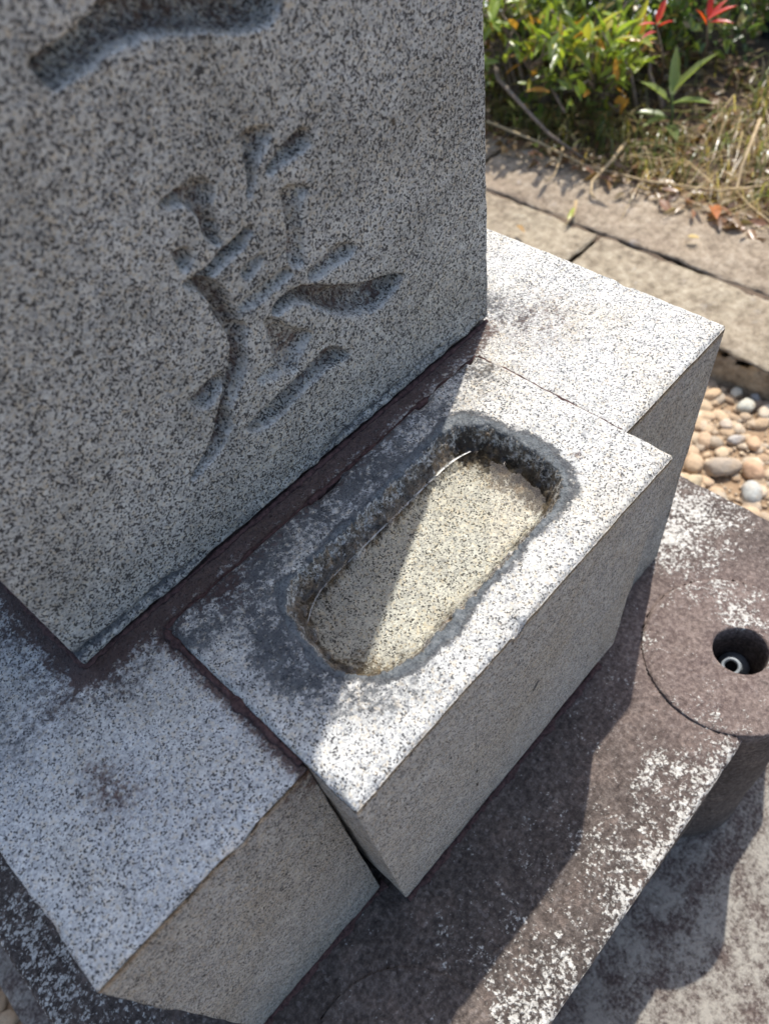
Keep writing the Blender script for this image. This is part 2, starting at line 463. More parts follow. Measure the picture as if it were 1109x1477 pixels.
def socket(c, hole, hr, seed):
    rad = np.concatenate([np.linspace(0, VR - .004, 22), [VR - .0025, VR - .0012, VR - .0004, VR]])
    nth = 110
    # concentric about the drilled hole near it, about the disc at its rim
    V = []; A = []
    th = np.linspace(0, 2 * math.pi, nth, endpoint=False)
    rings = []
    wobh = 1 + .03 * np.sin(th * 2 + seed) + .12 * fbm(np.cos(th) * .02, np.sin(th) * .02, 60, seed, 4)
    def ring(t):
        ix = hole[0] + hr * wobh * np.cos(th); iy = hole[1] + hr * wobh * np.sin(th)
        ox = c[0] + VR * np.cos(th); oy = c[1] + VR * np.sin(th)
        return ix * (1 - t) + ox * t, iy * (1 - t) + oy * t
    # inside of the hole, from the bottom up
    ix, iy = ring(0)
    prof = [(.095, .75), (.094, .95), (.06, .96), (.03, .96), (.012, .95), (.004, .97), (.0012, 1.0)]
    for dz, k in prof:
        rings.append((hole[0] + (ix - hole[0]) * k, hole[1] + (iy - hole[1]) * k, np.full(nth, ZT + .002 - dz)))
    for t in (.03, .07, .13, .2, .27, .34, .41, .48, .55, .62, .69, .76, .83, .89, .93, .96, .985, 1.0):
        x, y = ring(t)
        z = ZT + (.0006 if seed == 3 else .0) + fbm(x, y, 22, 51) * .003 + fbm(x, y, 60, seed) * .003 + fbm(x, y, 150, 52) * .0018
        z = z - (.0024 if seed == 3 else .0006) * sstep(.955, 1, t) ** 2 * np.clip(.55 + 2.2 * fbm(x, y, 38, 5), 0, 1.4) - .0015 * np.exp(-t / .04)
        rings.append((x, y, z))
    zt = rings[-1][2]
    for k in range(1, 15):
        s = k / 14
        zz = zt * (1 - s) + ZF * s
        r = 1 + fbm(th * .06 + seed, zz, 40, seed + 8) * .05 * min(1, s * 5) + .10 * s ** 3
        rings.append((c[0] + VR * r * np.cos(th), c[1] + VR * r * np.sin(th), zz))
    V = np.concatenate([np.stack(r, -1) for r in rings])
    n = len(rings); idx = np.arange(n * nth).reshape(n, nth); nx = np.roll(idx, -1, 1)
    F = np.stack([idx[:-1], idx[1:], nx[1:], nx[:-1]], -1).reshape(-1, 4)
    F = [tuple(q) for q in F.tolist()] + [tuple(range(nth))]
    att = np.zeros((len(V), 4))
    top = V[:, 2] > ZT - .004
    att[:, 0] = np.where(top, np.clip(.34 + 1.0 * fbm(V[:, 0], V[:, 1], 30, 14) + (.22 if seed == 3 else -.1) * sstep(.035, .055, circ(V[:, 0], V[:, 1], c)) + .25 * sstep(0.3, .345, V[:, 0]), 0, 1), .1)
    att[:, 2] = np.where(top, .85, .1) * (1 if seed == 3 else .1); att[:, 1] = .1
    return V, F, att
HOLE = (.3085, -.1865)
V_, F_, A_ = socket(VC, HOLE, .0185, 3)
child('vase_socket', V_, F_, M_RED, base, A_)
V_, F_, A_ = socket(VC2, (VC2[0] - .005, VC2[1] - .004), .0185, 9)
child('vase_socket', V_, F_, M_RED, base, A_)

# ------------------------------------------------------------------ pedestal: granite block notched for the basin
GAP = .0003
NX0, NX1, NYB = BX0 - GAP, BX1 + GAP, BYB + GAP
def k_keep(x, y): return ~((x > NX0) & (x < NX1) & (y < NYB))
def k_edge(x, y):
    d = box_edge(KX0, KX1, KYF, KYB)(x, y)
    # distance out of the notch
    qx = np.maximum(NX0 - x, x - NX1); qy = y - NYB
    dn = np.where((qx > 0) & (qy > 0), np.hypot(qx, qy), np.maximum(qx, qy))
    return np.minimum(d, dn)
def k_top(x, y): return fbm(x, y, 12, 61) * .0012 + fbm(x, y, 160, 62) * .0005
def to_shaft(x, y):
    qx = np.maximum(0 - x, x - W); qy = np.maximum(0 - y, y - W)
    return np.hypot(np.clip(qx, 0, 9), np.clip(qy, 0, 9)) + np.minimum(np.maximum(qx, qy), 0)
def to_basin(x, y):
    qx = np.maximum(BX0 - x, x - BX1); qy = np.maximum(BYF - y, y - BYB)
    return np.hypot(np.clip(qx, 0, 9), np.clip(qy, 0, 9))
def k_att(x, y, z, wall=False):
    a = np.zeros((*np.shape(x), 4))
    if wall:
        a[..., 0] = .30 * np.exp(-np.abs(z) / .02) + .5 * np.exp(-(z + H) / .006)
        a[..., 1] = .28 * np.exp(-(z + H) / .02)
        near = np.exp(-np.clip(NX0 - x, 0, 1) / .02) * (x < NX0 + .001)
        a[..., 0] += .55 * near * np.exp(-np.abs(z) / .035)
        a[..., 3] = .75 + .25 * np.exp(-(z + H) / .03)  # faces darkened for their shade, most at the foot, along with grime
        return np.clip(a, 0, 1)
    ds = to_shaft(x, y); db = to_basin(x, y)
    leftside = 1 - sstep(.0, .10, x)
    a[..., 0] = np.maximum.reduce([(.98 - .25 * sstep(.2, .27, x)) * np.exp(-(ds / .014) ** 2) * (1 - .62 * sstep(.262, .275, x)),
                                   .92 * np.exp(-(db / .0075) ** 2) * (x < .14) * (y < .0),
                                   .44 * np.exp(-(ds / .034) ** 2) * leftside,
                                   .46 * np.exp(-(((x + .022) / .016) ** 2 + ((y + .052) / .026) ** 2)),
                                   .30 * np.exp(-(((x + .01) / .03) ** 2 + ((y + .075) / .02) ** 2)),
                                   .42 * np.exp(-(((x - .285) / .03) ** 2 + ((y + .02) / .03) ** 2))])
    a[..., 1] = np.maximum(.50 * np.exp(-(ds / .04) ** 2) * leftside, .42 * np.exp(-(((x + .045) / .035) ** 2 + ((y - .005) / .04) ** 2)))
    a[..., 1] = np.maximum(a[..., 1], .42 * np.exp(-(ds / .040) ** 2) * sstep(.26, .28, x) * (1 + 1.2 * fbm(x, y, 30, 66)))
    a[..., 2] = .26 * np.exp(-(ds / .06) ** 2)
    return np.clip(a, 0, 1)
xs = np.unique(np.round(np.concatenate([axis(KX0, NX0, .002), axis(NX0, NX1, .002), axis(NX1, KX1, .002)]), 6))
ys = np.unique(np.round(np.concatenate([axis(KYF, NYB, .002), axis(NYB, .05, .002)[:-4], np.linspace(.055, KYB, 50)]), 6))
v, f, a = slab(xs, ys, k_keep, k_top, k_att, ZT + .0015, rows=40, wall_noise=.0007, edge_r=.0022, edge_d=k_edge, seed=60)
tag(mesh_obj('pedestal_block', v, f, M_PED, attr=a), 'pale granite pedestal block carrying the carved gravestone, notched around the basin', 'pedestal')

# ------------------------------------------------------------------ water basin
basin = tag(empty('water_basin', (.138, -.07, ZT)), 'granite offering block with an oval water-filled hollow, in front of the gravestone', 'water basin')
RIM = chaikin([(.1952, -.0357), (.2025, -.0439), (.2062, -.0549), (.2071, -.0709), (.2051, -.0854), (.2002, -.0982), (.1903, -.1037),
       (.1751, -.1043), (.1585, -.1047), (.1424, -.1052), (.128, -.1048), (.1131, -.1052), (.0996, -.1048), (.0875, -.1036), (.0801, -.1013),
       (.0705, -.0919), (.0677, -.0819), (.067, -.0676), (.0705, -.0535), (.0763, -.0436), (.0828, -.0383), (.0979, -.0386), (.1184, -.0376),
       (.1387, -.0377), (.1612, -.0367), (.1783, -.0359)], 1)
DEEP = .0190; WL = -.0092; CHIP = (0.1495, -0.0943)
def rim_sd(x, y):
    return poly_sd(x, y, RIM) + fbm(x, y, 120, 71, 4) * .0046 + fbm(x, y, 480, 72, 3) * .0030
def b_hollow(x, y):
    sd = rim_sd(x, y)
    t = np.clip(-sd / .0150, 0, 1)
    # lip slightly rounded, walls steep, bottom dished
    d = DEEP * (1 - (1 - t) ** 2.3)
    rough = fbm(x, y, 260, 73, 4) * .0062 * np.exp(-((t - .3) / .3) ** 2) + fbm(x, y, 60, 74, 3) * .0016
    return sd, d + np.where(t > 0, rough * sstep(0, .2, t), 0)
def b_top(x, y):
    sd, d = b_hollow(x, y)
    lip = .0008 * np.exp(-np.clip(sd, 0, 1) / .0025)
    return BH - d - np.where(sd > 0, lip, .0008) + fbm(x, y, 14, 75) * .001 + fbm(x, y, 180, 76) * .00045
def b_edge(x, y): return box_edge(BX0, BX1, BYF, BYB)(x, y)
def b_att(x, y, z, wall=False):
    a = np.zeros((*np.shape(x), 4))
    if wall:
        a[..., 0] = .30 * np.exp(-(z + H) / .006); a[..., 1] = .18 * np.exp(-(z + H) / .02)
        a[..., 2] = .30 * np.exp(-np.abs(z - BH) / .008)
        a[..., 3] = .70 + .25 * np.exp(-(z + H) / .03)  # block sides toned down: painted shade plus tooling grime, deeper at the base
        u_ = (x - CHIP[0]) * .88 - (z - CHIP[1]) * .47; w_ = (x - CHIP[0]) * .47 + (z - CHIP[1]) * .88
        a[..., 1] = np.maximum(a[..., 1], np.where(y < -.1, 1.0 * np.exp(-(u_ / .0022) ** 2 - (w_ / .006) ** 2), 0))  # the chip's dark hollow is painted in colour, no dent is cut
        return a
    sd = poly_sd(x, y, RIM)
    out = np.clip(sd, 0, 1)
    sx = (x - BX0) / (BX1 - BX0); by = BYB - y
    ringw = .0040 + .0016 * sstep(.1, .19, x)
    ring = 1.0 * (1 - sstep(ringw * .35, ringw * 1.9, out + .010 * fbm(x, y, 55, 77, 4)))
    back = .57 * (1 - sstep(.014, .034, by)) * (1 - .45 * sstep(.16, .215, x)) + .10 * (1 - sstep(.0, .03, by))
    lend = .50 * (1 - sstep(.012, .03, out)) * (1 - sstep(.07, .11, x)) + .30 * (1 - sstep(.0, .05, x - BX0)) * sstep(-.1, -.06, y)
    g_ = np.maximum.reduce([ring, back, lend])
    g_ = np.maximum(g_, .52 * np.exp(-(((x - .228) / .022) ** 2 + ((y + .020) / .022) ** 2)))
    ins = sd + fbm(x, y, 120, 71, 4) * .0046 + fbm(x, y, 480, 72, 3) * .0030 < -.0003
    g_ = np.where(ins, 0, g_)
    t = np.clip(-sd / .015, 0, 1)
    backwall = sstep(-.066, -.05, y); rightwall = sstep(.182, .197, x); leftwall = 1 - sstep(.072, .085, x)
    wallm = np.exp(-((t - .30) / .26) ** 2)
    g_ = np.where(ins, wallm * np.clip(.10 * backwall + .60 * rightwall * sstep(-.1, -.085, y) + .16 * leftwall, 0, .70), g_)
    a[..., 1] = g_
    r_ = .38 * (1 - sstep(.004, .013, by)) * (1 - .4 * sstep(.15, .2, x)) + .46 * np.exp(-(((x - .062) / .012) ** 2 + ((y + .026) / .012) ** 2))
    r_ = np.maximum(r_, .42 * np.exp(-(((x - .216) / .004) ** 2 + ((y + .094) / .005) ** 2)))
    a[..., 0] = np.where(ins, .34 * wallm, r_)
    dist_edge = 1 - np.clip(-sd / .017, 0, 1)
    brown = .22 + .40 * dist_edge ** 2.0 + .42 * np.exp(-((t - .34) / .16) ** 2) * np.clip(backwall + leftwall + rightwall, 0, 1) + .40 * rightwall * (t > .3) + .42 * np.exp(-(((x - .078) / .012) ** 2 + ((y + .092) / .014) ** 2)) + .0
    a[..., 2] = np.where(ins, brown, .30 * np.exp(-np.clip(b_edge(x, y), 0, 1) / .0022) + .34 * np.exp(-(((x - .228) / .025) ** 2 + ((y + .03) / .03) ** 2)))
    a = np.clip(a, 0, 1)
    a[..., 3] = np.where(ins, -.85 * np.exp(-((z - WL - .0006) / .0007) ** 2) * sstep(-.075, -.06, y) * (1 - sstep(.185, .2, x)), -.35 * (1 - sstep(0, .0016, np.abs(sd + .001))))  # waterline glint painted as a pale band; rim lip paler too
    return a
def b_shrink(x, y, t):
    y2 = y + .0052 * t * sstep(-.07, -.10, -(-y) * 1.0) if False else np.where(y < -.07, y + .0050 * t, y)
    x2 = np.where(x < .1, x + .0085 * t * sstep(-.09, -.125, y) if False else x + .004 * t, x)
    k = sstep(.86, 1.0, t) * (.004 + .007 * sstep(.14, .24, x))
    y2 = np.where(y < -.07, y2 + k, y2); x2 = np.where(x > .2, x2 - k, np.where(x < .08, x2 + k * .5, x2))
    return x2, y2
v, f, a = slab(axis(BX0, BX1, .00075), axis(BYF, BYB, .00075), lambda x, y: np.ones(x.shape, bool), b_top, b_att, ZT + .002, shrink=b_shrink, rows=60, wall_noise=.0006, edge_r=.0026, edge_d=b_edge, seed=70)
child('block', v, f, M_BASIN, basin, a)

# water: a shallow pool with its meniscus climbing the hollow's wall
xs = np.arange(.062, .212, .0008); ys = np.arange(-.110, -.031, .0008)
X, Y = np.meshgrid(xs, ys, indexing='ij')
floor = b_top(X, Y)
hh = WL - floor
Z = WL + .0013 * np.exp(-np.clip(hh, 0, 1) / .0011) + fbm(X, Y, 40, 79, 2) * .00005
idx = np.arange(X.size).reshape(X.shape)
ok = (hh > -.0022) & (poly_sd(X, Y, RIM) < -.0005)
K = ok[:-1, :-1] & ok[1:, :-1] & ok[1:, 1:] & ok[:-1, 1:]
f = np.stack([idx[:-1, :-1], idx[1:, :-1], idx[1:, 1:], idx[:-1, 1:]], -1)[K]
used = np.unique(f); rem = np.full(X.size, -1); rem[used] = np.arange(len(used))
g = NT('still_water'); t = g.t
fr = g.n('ShaderNodeFresnel'); fr.inputs['IOR'].default_value = 1.33
gl = g.n('ShaderNodeBsdfGlossy'); gl.inputs['Roughness'].default_value = .012; gl.inputs['Color'].default_value = (1, 1, 1, 1)
tr = g.n('ShaderNodeBsdfTransparent'); tr.inputs['Color'].default_value = (.93, .93, .89, 1)
mx = g.n('ShaderNodeMixShader')
g.link(fr.outputs[0], mx.inputs[0]); g.link(tr.outputs[0], mx.inputs[1]); g.link(gl.outputs[0], mx.inputs[2])
g.link(mx.outputs[0], t.nodes['Material Output'].inputs['Surface'])
water = child('water', np.stack([X, Y, Z], -1).reshape(-1, 3)[used], rem[f], g.m, basin)
# painted-in glint: thin pale ribbon where the water meets the back wall
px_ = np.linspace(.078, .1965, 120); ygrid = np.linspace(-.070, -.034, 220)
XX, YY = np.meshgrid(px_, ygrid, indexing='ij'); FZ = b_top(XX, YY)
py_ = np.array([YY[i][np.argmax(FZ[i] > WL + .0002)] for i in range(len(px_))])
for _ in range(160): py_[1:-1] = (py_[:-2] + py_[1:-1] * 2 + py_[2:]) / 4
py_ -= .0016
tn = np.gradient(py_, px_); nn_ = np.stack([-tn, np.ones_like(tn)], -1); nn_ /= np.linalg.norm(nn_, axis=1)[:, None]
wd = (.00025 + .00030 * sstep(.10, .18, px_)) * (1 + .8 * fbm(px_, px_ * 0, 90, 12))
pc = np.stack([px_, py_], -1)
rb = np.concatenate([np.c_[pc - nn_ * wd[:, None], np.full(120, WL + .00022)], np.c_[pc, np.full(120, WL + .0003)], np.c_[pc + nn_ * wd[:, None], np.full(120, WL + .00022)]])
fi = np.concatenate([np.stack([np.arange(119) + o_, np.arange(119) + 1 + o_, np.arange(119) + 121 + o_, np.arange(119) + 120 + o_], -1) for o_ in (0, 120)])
g = NT('waterline_glint')
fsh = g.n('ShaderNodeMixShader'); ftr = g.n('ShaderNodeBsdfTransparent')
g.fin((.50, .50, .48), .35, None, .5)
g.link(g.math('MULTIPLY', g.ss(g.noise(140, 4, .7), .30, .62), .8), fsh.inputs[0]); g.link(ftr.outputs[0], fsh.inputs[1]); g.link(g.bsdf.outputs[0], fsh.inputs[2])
g.link(fsh.outputs[0], g.t.nodes['Material Output'].inputs['Surface']); M_GLINT = g.m
child('glint_line', rb, fi, M_GLINT, basin)

# ------------------------------------------------------------------ carved gravestone shaft
stone = tag(empty('gravestone', (W / 2, W / 2, 0)), 'tall grey granite gravestone with deeply carved brush-style characters', 'gravestone')
STROKES = [
    (9, 1.5, [(90.2,206.7),(89.8,203.9),(92.2,197.9),(101.8,198.6),(109.7,199.9),(118.7,200.0),(129.3,198.1),(138.2,195.3),(151.8,189.9),(162.1,187.2),(168.0,187.6),(173.4,191.0),(173.9,196.5),(149.2,208.8),(127.7,214.1),(116.1,214.1),(111.7,210.1),(106.9,208.4),(99.5,207.2)]),
    (5, 1.1, [(145.0,162.2),(151.0,161.8),(157.3,158.9),(153.8,154.1),(149.4,151.3),(146.0,146.9),(143.4,142.1),(140.6,142.5),(143.0,147.5),(144.2,152.8),(144.6,158.4)]),
    (5, 1.2, [(174.2,150.7),(169.7,152.7),(166.0,153.5),(161.4,151.2),(157.0,149.9),(150.8,146.5),(152.7,144.5),(156.7,145.5),(159.6,145.4),(164.8,144.9),(169.2,144.8),(173.2,146.9)]),
    (3.5, 0.9, [(154.7,138.3),(161.3,136.2),(167.8,132.1),(164.2,130.6),(161.7,126.9),(159.9,119.3),(158.9,109.3),(156.7,105.3),(151.0,107.5),(150.1,113.0),(153.4,120.1),(154.4,128.1),(155.2,133.2)]),
    (5, 1.1, [(109.4,157.5),(115.0,157.4),(120.8,157.8),(127.7,156.0),(129.2,153.0),(128.7,149.3),(126.7,145.7),(126.4,140.1),(126.1,134.4),(123.8,131.8),(121.5,137.0),(120.5,142.4),(119.9,146.9),(118.2,151.4),(110.9,154.5)]),
    (4, 1.2, [(106.9,140.7),(112.1,139.5),(114.5,135.1),(109.7,131.0),(107.5,134.3)]),
    (5, 1.4, [(139.4,132.4),(131.8,132.2),(124.0,130.5),(116.7,128.1),(110.8,128.3),(114.9,123.7),(120.5,124.6),(126.7,125.5),(133.0,126.4),(138.5,128.9)]),
    (3, 1, [(140.8,119.4),(135.1,121.0),(130.4,119.1),(129.0,116.3),(131.9,113.5),(135.8,115.8),(140.7,117.0)]),
    (7, 1.2, [(112.0,127.7),(115.4,126.0),(118.7,121.5),(121.0,116.5),(121.7,109.2),(122.7,102.7),(125.0,97.2),(123.0,92.4),(120.5,88.3),(119.6,81.7),(115.8,77.2),(111.7,72.8),(108.5,70.3),(105.8,67.0),(105.3,61.3),(100.3,56.0),(94.2,52.0),(86.8,50.2),(76.7,48.2),(82.2,52.7),(89.5,57.2),(94.8,63.0),(99.1,69.5),(102.1,72.8),(106.6,78.8),(110.9,84.7),(114.3,91.1),(115.8,95.2),(115.4,102.2),(114.4,110.3),(113.9,115.7),(112.8,119.6),(110.3,124.2),(106.7,126.8),(108.0,127.7)]),
    (4.5, 1.1, [(90.0,86.1),(93.9,84.8),(97.8,85.8),(102.4,86.6),(107.3,86.5),(108.8,83.0),(106.9,79.3),(102.2,78.0),(99.0,76.1),(93.9,77.7)]),
    (6, 1.2, [(108.3,54.0),(110.9,49.1),(118.2,44.8),(124.3,46.1),(134.5,47.0),(141.7,48.7),(152.1,49.7),(159.2,50.4),(167.4,47.6),(170.9,50.4),(166.3,54.5),(163.3,60.0),(157.6,61.0),(152.3,60.1),(144.3,58.2),(134.4,57.9),(127.6,56.8),(117.6,55.2),(111.2,53.5)]),
    (3, 0.8, [(119.9,71.0),(126.2,67.1),(132.4,65.7),(134.9,68.6),(132.1,73.4),(125.2,73.3)]),
    (4, 0.8, [(132.5,94.2),(137.5,92.8),(141.3,88.4),(143.4,82.8),(152.7,75.5),(153.2,72.6),(148.5,69.6),(143.8,66.5),(140.2,61.0),(136.4,64.4),(132.0,70.8),(132.2,77.4),(132.9,82.0),(131.2,84.7),(132.8,88.5)]),
    (8, 1.2, [(138.3,92.4),(142.0,92.3),(145.4,92.4),(149.5,92.1),(155.4,86.8),(162.9,78.5),(170.7,70.7),(179.8,64.9),(189.8,60.8),(199.6,61.3),(210.7,66.8),(207.4,70.0),(196.0,74.9),(184.4,78.6),(171.3,85.9),(164.5,91.2),(154.0,96.9),(148.4,98.5),(142.4,98.4),(137.5,96.7)]),
    (4, 1, [(185.6,99.1),(175.6,103.6),(168.2,102.7),(160.2,101.7),(156.8,99.2),(162.9,94.3),(171.3,95.6),(179.9,93.7),(183.5,95.3)]),
    (3, 0.8, [(149.7,109.0),(152.6,104.0),(143.2,103.2),(133.6,102.6),(125.3,103.0),(121.8,106.6),(129.8,108.0),(138.8,108.8)]),
]
SH_TOP = .66
xs = axis(0, W, .00048); zs = np.concatenate([axis(.003, .262, .00048)[:-4], np.linspace(.264, SH_TOP, 60)])
X, Z = np.meshgrid(xs, zs, indexing='ij')
depth = np.zeros(X.shape); cutm = np.zeros(X.shape)
jx = X + fbm(X, Z, 300, 81, 3) * .0017; jz = Z + fbm(X, Z, 300, 82, 3) * .0017
for dmax, slope, pts in STROKES:
    pg = chaikin(np.array(pts) * .001, 2)
    lo = pg.min(0) - .004; hi = pg.max(0) + .004
    I0, I1 = np.searchsorted(xs, [lo[0], hi[0]]); J0, J1 = np.searchsorted(zs, [lo[1], hi[1]])
    sl = (slice(I0, I1), slice(J0, J1))
    if I1 <= I0 or J1 <= J0: continue
    d = -poly_sd(jx[sl], jz[sl], pg) + .0004
    dm = dmax * .00135
    dd = dm * (1 - np.exp(-np.clip(d + .0002, 0, 1) * slope * 4.2 / dm)) + np.clip(d, 0, 1) * .12
    soft = -.0005 * np.exp(-np.clip(-d, 0, 1) / .0009) * (d <= 0)          # worn shoulders
    depth[sl] = np.maximum(depth[sl], np.where(d > -.0002, dd, -soft))
    cutm[sl] = np.maximum(cutm[sl], sstep(-.0006, .0012, d) * min(1, dmax / 6))
Yf = depth + cutm * (fbm(X, Z, 240, 95, 3) * .0020 + fbm(X, Z, 620, 96, 2) * .0012) + fbm(X, Z, 9, 83, 3) * .0006 + fbm(X, Z, 70, 84, 3) * .0004 + fbm(X, Z, 330, 85, 2) * .00045
# broken lip along the foot
gz = .0088 + fbm(X, X * 0, 28, 86, 4) * .0045
gd = np.clip(.35 + 2.6 * fbm(X, X * 0 + .3, 22, 87, 4), 0, 1) * (1 - .8 * sstep(.14, .26, X))
Yf = Yf + .0042 * gd * np.exp(-((Z - gz) / .0017) ** 2)
Yf = Yf - .0012 * (Z < gz) * gd + fbm(X, Z, 160, 88, 3) * .0022 * (Z < gz + .004)
# rounded arrises
e = np.minimum(np.minimum(X, W - X), Z - .003)
er = np.clip(.0022 * (1 + 1.3 * fbm(X, Z, 80, 89)), .0008, .006)
k = np.clip(1 - e / er, 0, 1)
Yf = Yf + er * (1 - np.sqrt(np.clip(1 - k * k, 0, 1)))
nx, nz = X.shape
idx = np.arange(nx * nz).reshape(nx, nz)
F = [np.stack([idx[:-1, :-1], idx[1:, :-1], idx[1:, 1:], idx[:-1, 1:]], -1).reshape(-1, 4)]
V = [np.stack([X, Yf, Z], -1).reshape(-1, 3)]
mask = np.zeros((*X.shape, 4))
# red-brown tone in the deep cuts, black film along the foot
deepm = sstep(.003, .006, depth)
mask[..., 0] = np.clip(.40 * deepm * sstep(.02, .06, Z) + .20 * np.exp(-(Z - .003) / .004), 0, 1)
mask[..., 0] = np.maximum(mask[..., 0], .40 * np.exp(-(((X - W) / .02) ** 2 + ((Z - .01) / .02) ** 2)))
mask[..., 1] = np.clip(.52 * gd * np.exp(-((Z - gz - .001) / .003) ** 2) + .22 * np.exp(-(Z - .003) / .03) + .15 * cutm * deepm + .12, 0, 1)
mask[..., 2] = .16 * cutm + .10 * sstep(.1, .2, Z)
mask[..., 2] = np.maximum(mask[..., 2], .75 * np.exp(-(((X - .2135) / .0022) ** 2 + ((Z - .136) / .0035) ** 2)))
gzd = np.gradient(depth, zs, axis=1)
mask[..., 3] = -1.0 * sstep(.5, 1.4, gzd) * (1 - sstep(.0016, .0034, depth + .004 * fbm(X, Z, 130, 90))) * (depth > .0002) * sstep(-.35, .0, fbm(X, Z, 60, 91))  # chipped rims; sky light caught on upward walls painted in as pale stone
A = [mask.reshape(-1, 4)]
# sides, back and top
ring = np.concatenate([idx[:, 0], idx[-1, 1:], idx[:-1, -1][::-1], idx[0, 1:-1][::-1]])
P = V[0][ring]; off = nx * nz; prev = ring
for yb in (.02, .07, .13, .2, W - .004, W):
    q = P.copy(); s = 1 if yb < W else .985
    q[:, 1] = yb
    q[:, 0] = W / 2 + (P[:, 0] - W / 2) * s; q[:, 2] = .33 + (P[:, 2] - .33) * s
    V.append(q); mm = np.zeros((len(q), 4)); mm[:, 1] = .15; A.append(mm)
    cur = np.arange(off, off + len(ring)); off += len(ring)
    F.append(np.stack([prev, cur, np.roll(cur, -1), np.roll(prev, -1)], -1)); prev = cur
V = np.concatenate(V); A = np.concatenate(A)
c = len(V); V = np.concatenate([V, [[W / 2, W, .33]]]); A = np.concatenate([A, [[0, 0, 0, 0]]])
F = np.concatenate(F)
F[:, :] = F[:, ::1]
shaft = child('shaft', V, F, M_SHAFT, stone, A)
bv = [(x, y, z) for z in (.0, .0032) for x, y in ((.006, .006), (W - .006, .006), (W - .006, W - .006), (.006, W - .006))]
child('mortar_bed', bv, [(0, 3, 2, 1), (4, 5, 6, 7), (0, 1, 5, 4), (1, 2, 6, 5), (2, 3, 7, 6), (3, 0, 4, 7)], M_MORTAR, stone, smooth=False)

# ------------------------------------------------------------------ white plastic insert lying in the vase socket
def tube(path, radii, n=10, cap=True):
    path = [Vector(p) for p in path]; V = []; F = []
    for i, p in enumerate(path):
        d = (path[min(i + 1, len(path) - 1)] - path[max(i - 1, 0)]).normalized()
        a = d.orthogonal().normalized(); b = d.cross(a)
        if i and (a.dot(pa) < 0): pass
        if i:
            a = (pa - d * pa.dot(d)).normalized(); b = d.cross(a)
        pa = a
        for k in range(n):
            t = 2 * math.pi * k / n
            V.append(p + (a * math.cos(t) + b * math.sin(t)) * radii[i])
    for i in range(len(path) - 1):
        for k in range(n):
            F.append((i * n + k, i * n + (k + 1) % n, (i + 1) * n + (k + 1) % n, (i + 1) * n + k))
    if cap:
        F.append(tuple(range(n))[::-1]); F.append(tuple(range((len(path) - 1) * n, len(path) * n)))
    return [tuple(v) for v in V], F

M_PLASTIC = simple('yellowed_white_plastic', (.22, .25, .27), (.36, .39, .41), 200, .4)
M_DARKBORE = simple('dark_bore', (.02, .02, .02), (.04, .04, .04), 200, .9)
ins = tag(empty('vase_insert', (HOLE[0], HOLE[1], ZT - .05)), 'small white plastic vase spout lying inside the round stone socket', 'vase spout')
p1 = Vector((HOLE[0] - .001, HOLE[1] + .0005, ZT - .024)); dr = Vector((-.50, .02, .86)).normalized(); p0 = p1 - dr * .030 + Vector((.006, -.006, 0))
def lathe(p, axis_, prof, n=24):
    a_ = axis_.orthogonal().normalized(); b_ = axis_.cross(a_); V = []; F = []
    for t_, r_ in prof:
        for k in range(n):
            an = 2 * math.pi * k / n
            V.append(tuple(p + axis_ * t_ + (a_ * math.cos(an) + b_ * math.sin(an)) * r_))
    for i_ in range(len(prof) - 1):
        for k in range(n):
            F.append((i_ * n + k, i_ * n + (k + 1) % n, (i_ + 1) * n + (k + 1) % n, (i_ + 1) * n + k))
    return V, F
V_, F_ = lathe(p1, dr, [(-.034, .0105), (-.024, .0115), (-.018, .0108), (-.012, .0080), (-.004, .0070), (-.0008, .0067), (0, .0060), (-.0004, .0048), (-.003, .0042), (-.013, .0040)])
child('spout', V_, F_, M_PLASTIC, ins)
V_, F_ = lathe(p1, dr, [(-.0128, .0), (-.0126, .0039), (-.0045, .0041)])
child('bore', V_, F_, M_DARKBORE, ins)

# ------------------------------------------------------------------ kerb of concrete blocks
g = NT('weathered_concrete')
n1 = g.noise(9, 5, .65); n2 = g.noise(70, 6, .7); n3 = g.noise(380, 3)
c = g.ramp(n2, [(.3, (.17, .135, .095)), (.5, (.36, .30, .215)), (.7, (.52, .45, .34))])
c = g.mix(g.math('MULTIPLY', g.ss(n1, .45, .7), .6), c, g.mix(1.0, c, (.78, .74, .74), 'MULTIPLY'))
c = g.mix(g.math('MULTIPLY', g.ss(g.noise(30, 5, .7, off=(5, 2, 1)), .6, .72), .55), c, (.46, .43, .39))
c = g.mix(g.math('MULTIPLY', g.ss(n3, .64, .74), .5), c, (.12, .10, .08))
c = g.mix(g.math('MULTIPLY', g.ss(g.noise(22, 6, .72, off=(2, 7, 3)), .5, .66), .6), c, g.mix(1.0, c, (.55, .52, .50), 'MULTIPLY'))
_, mr, mg, mb = g.attr()
c = g.mix(mr, c, g.mix(1.0, c, (.96, .93, .95), 'MULTIPLY'))
M_CONC = g.fin(c, .92, g.bump(g.math('ADD', n2, n3), .0045, 1.0), .2)
kerb = tag(empty('kerb', (.94, .3, ZG)), 'double row of weathered concrete kerb blocks', kind='structure')
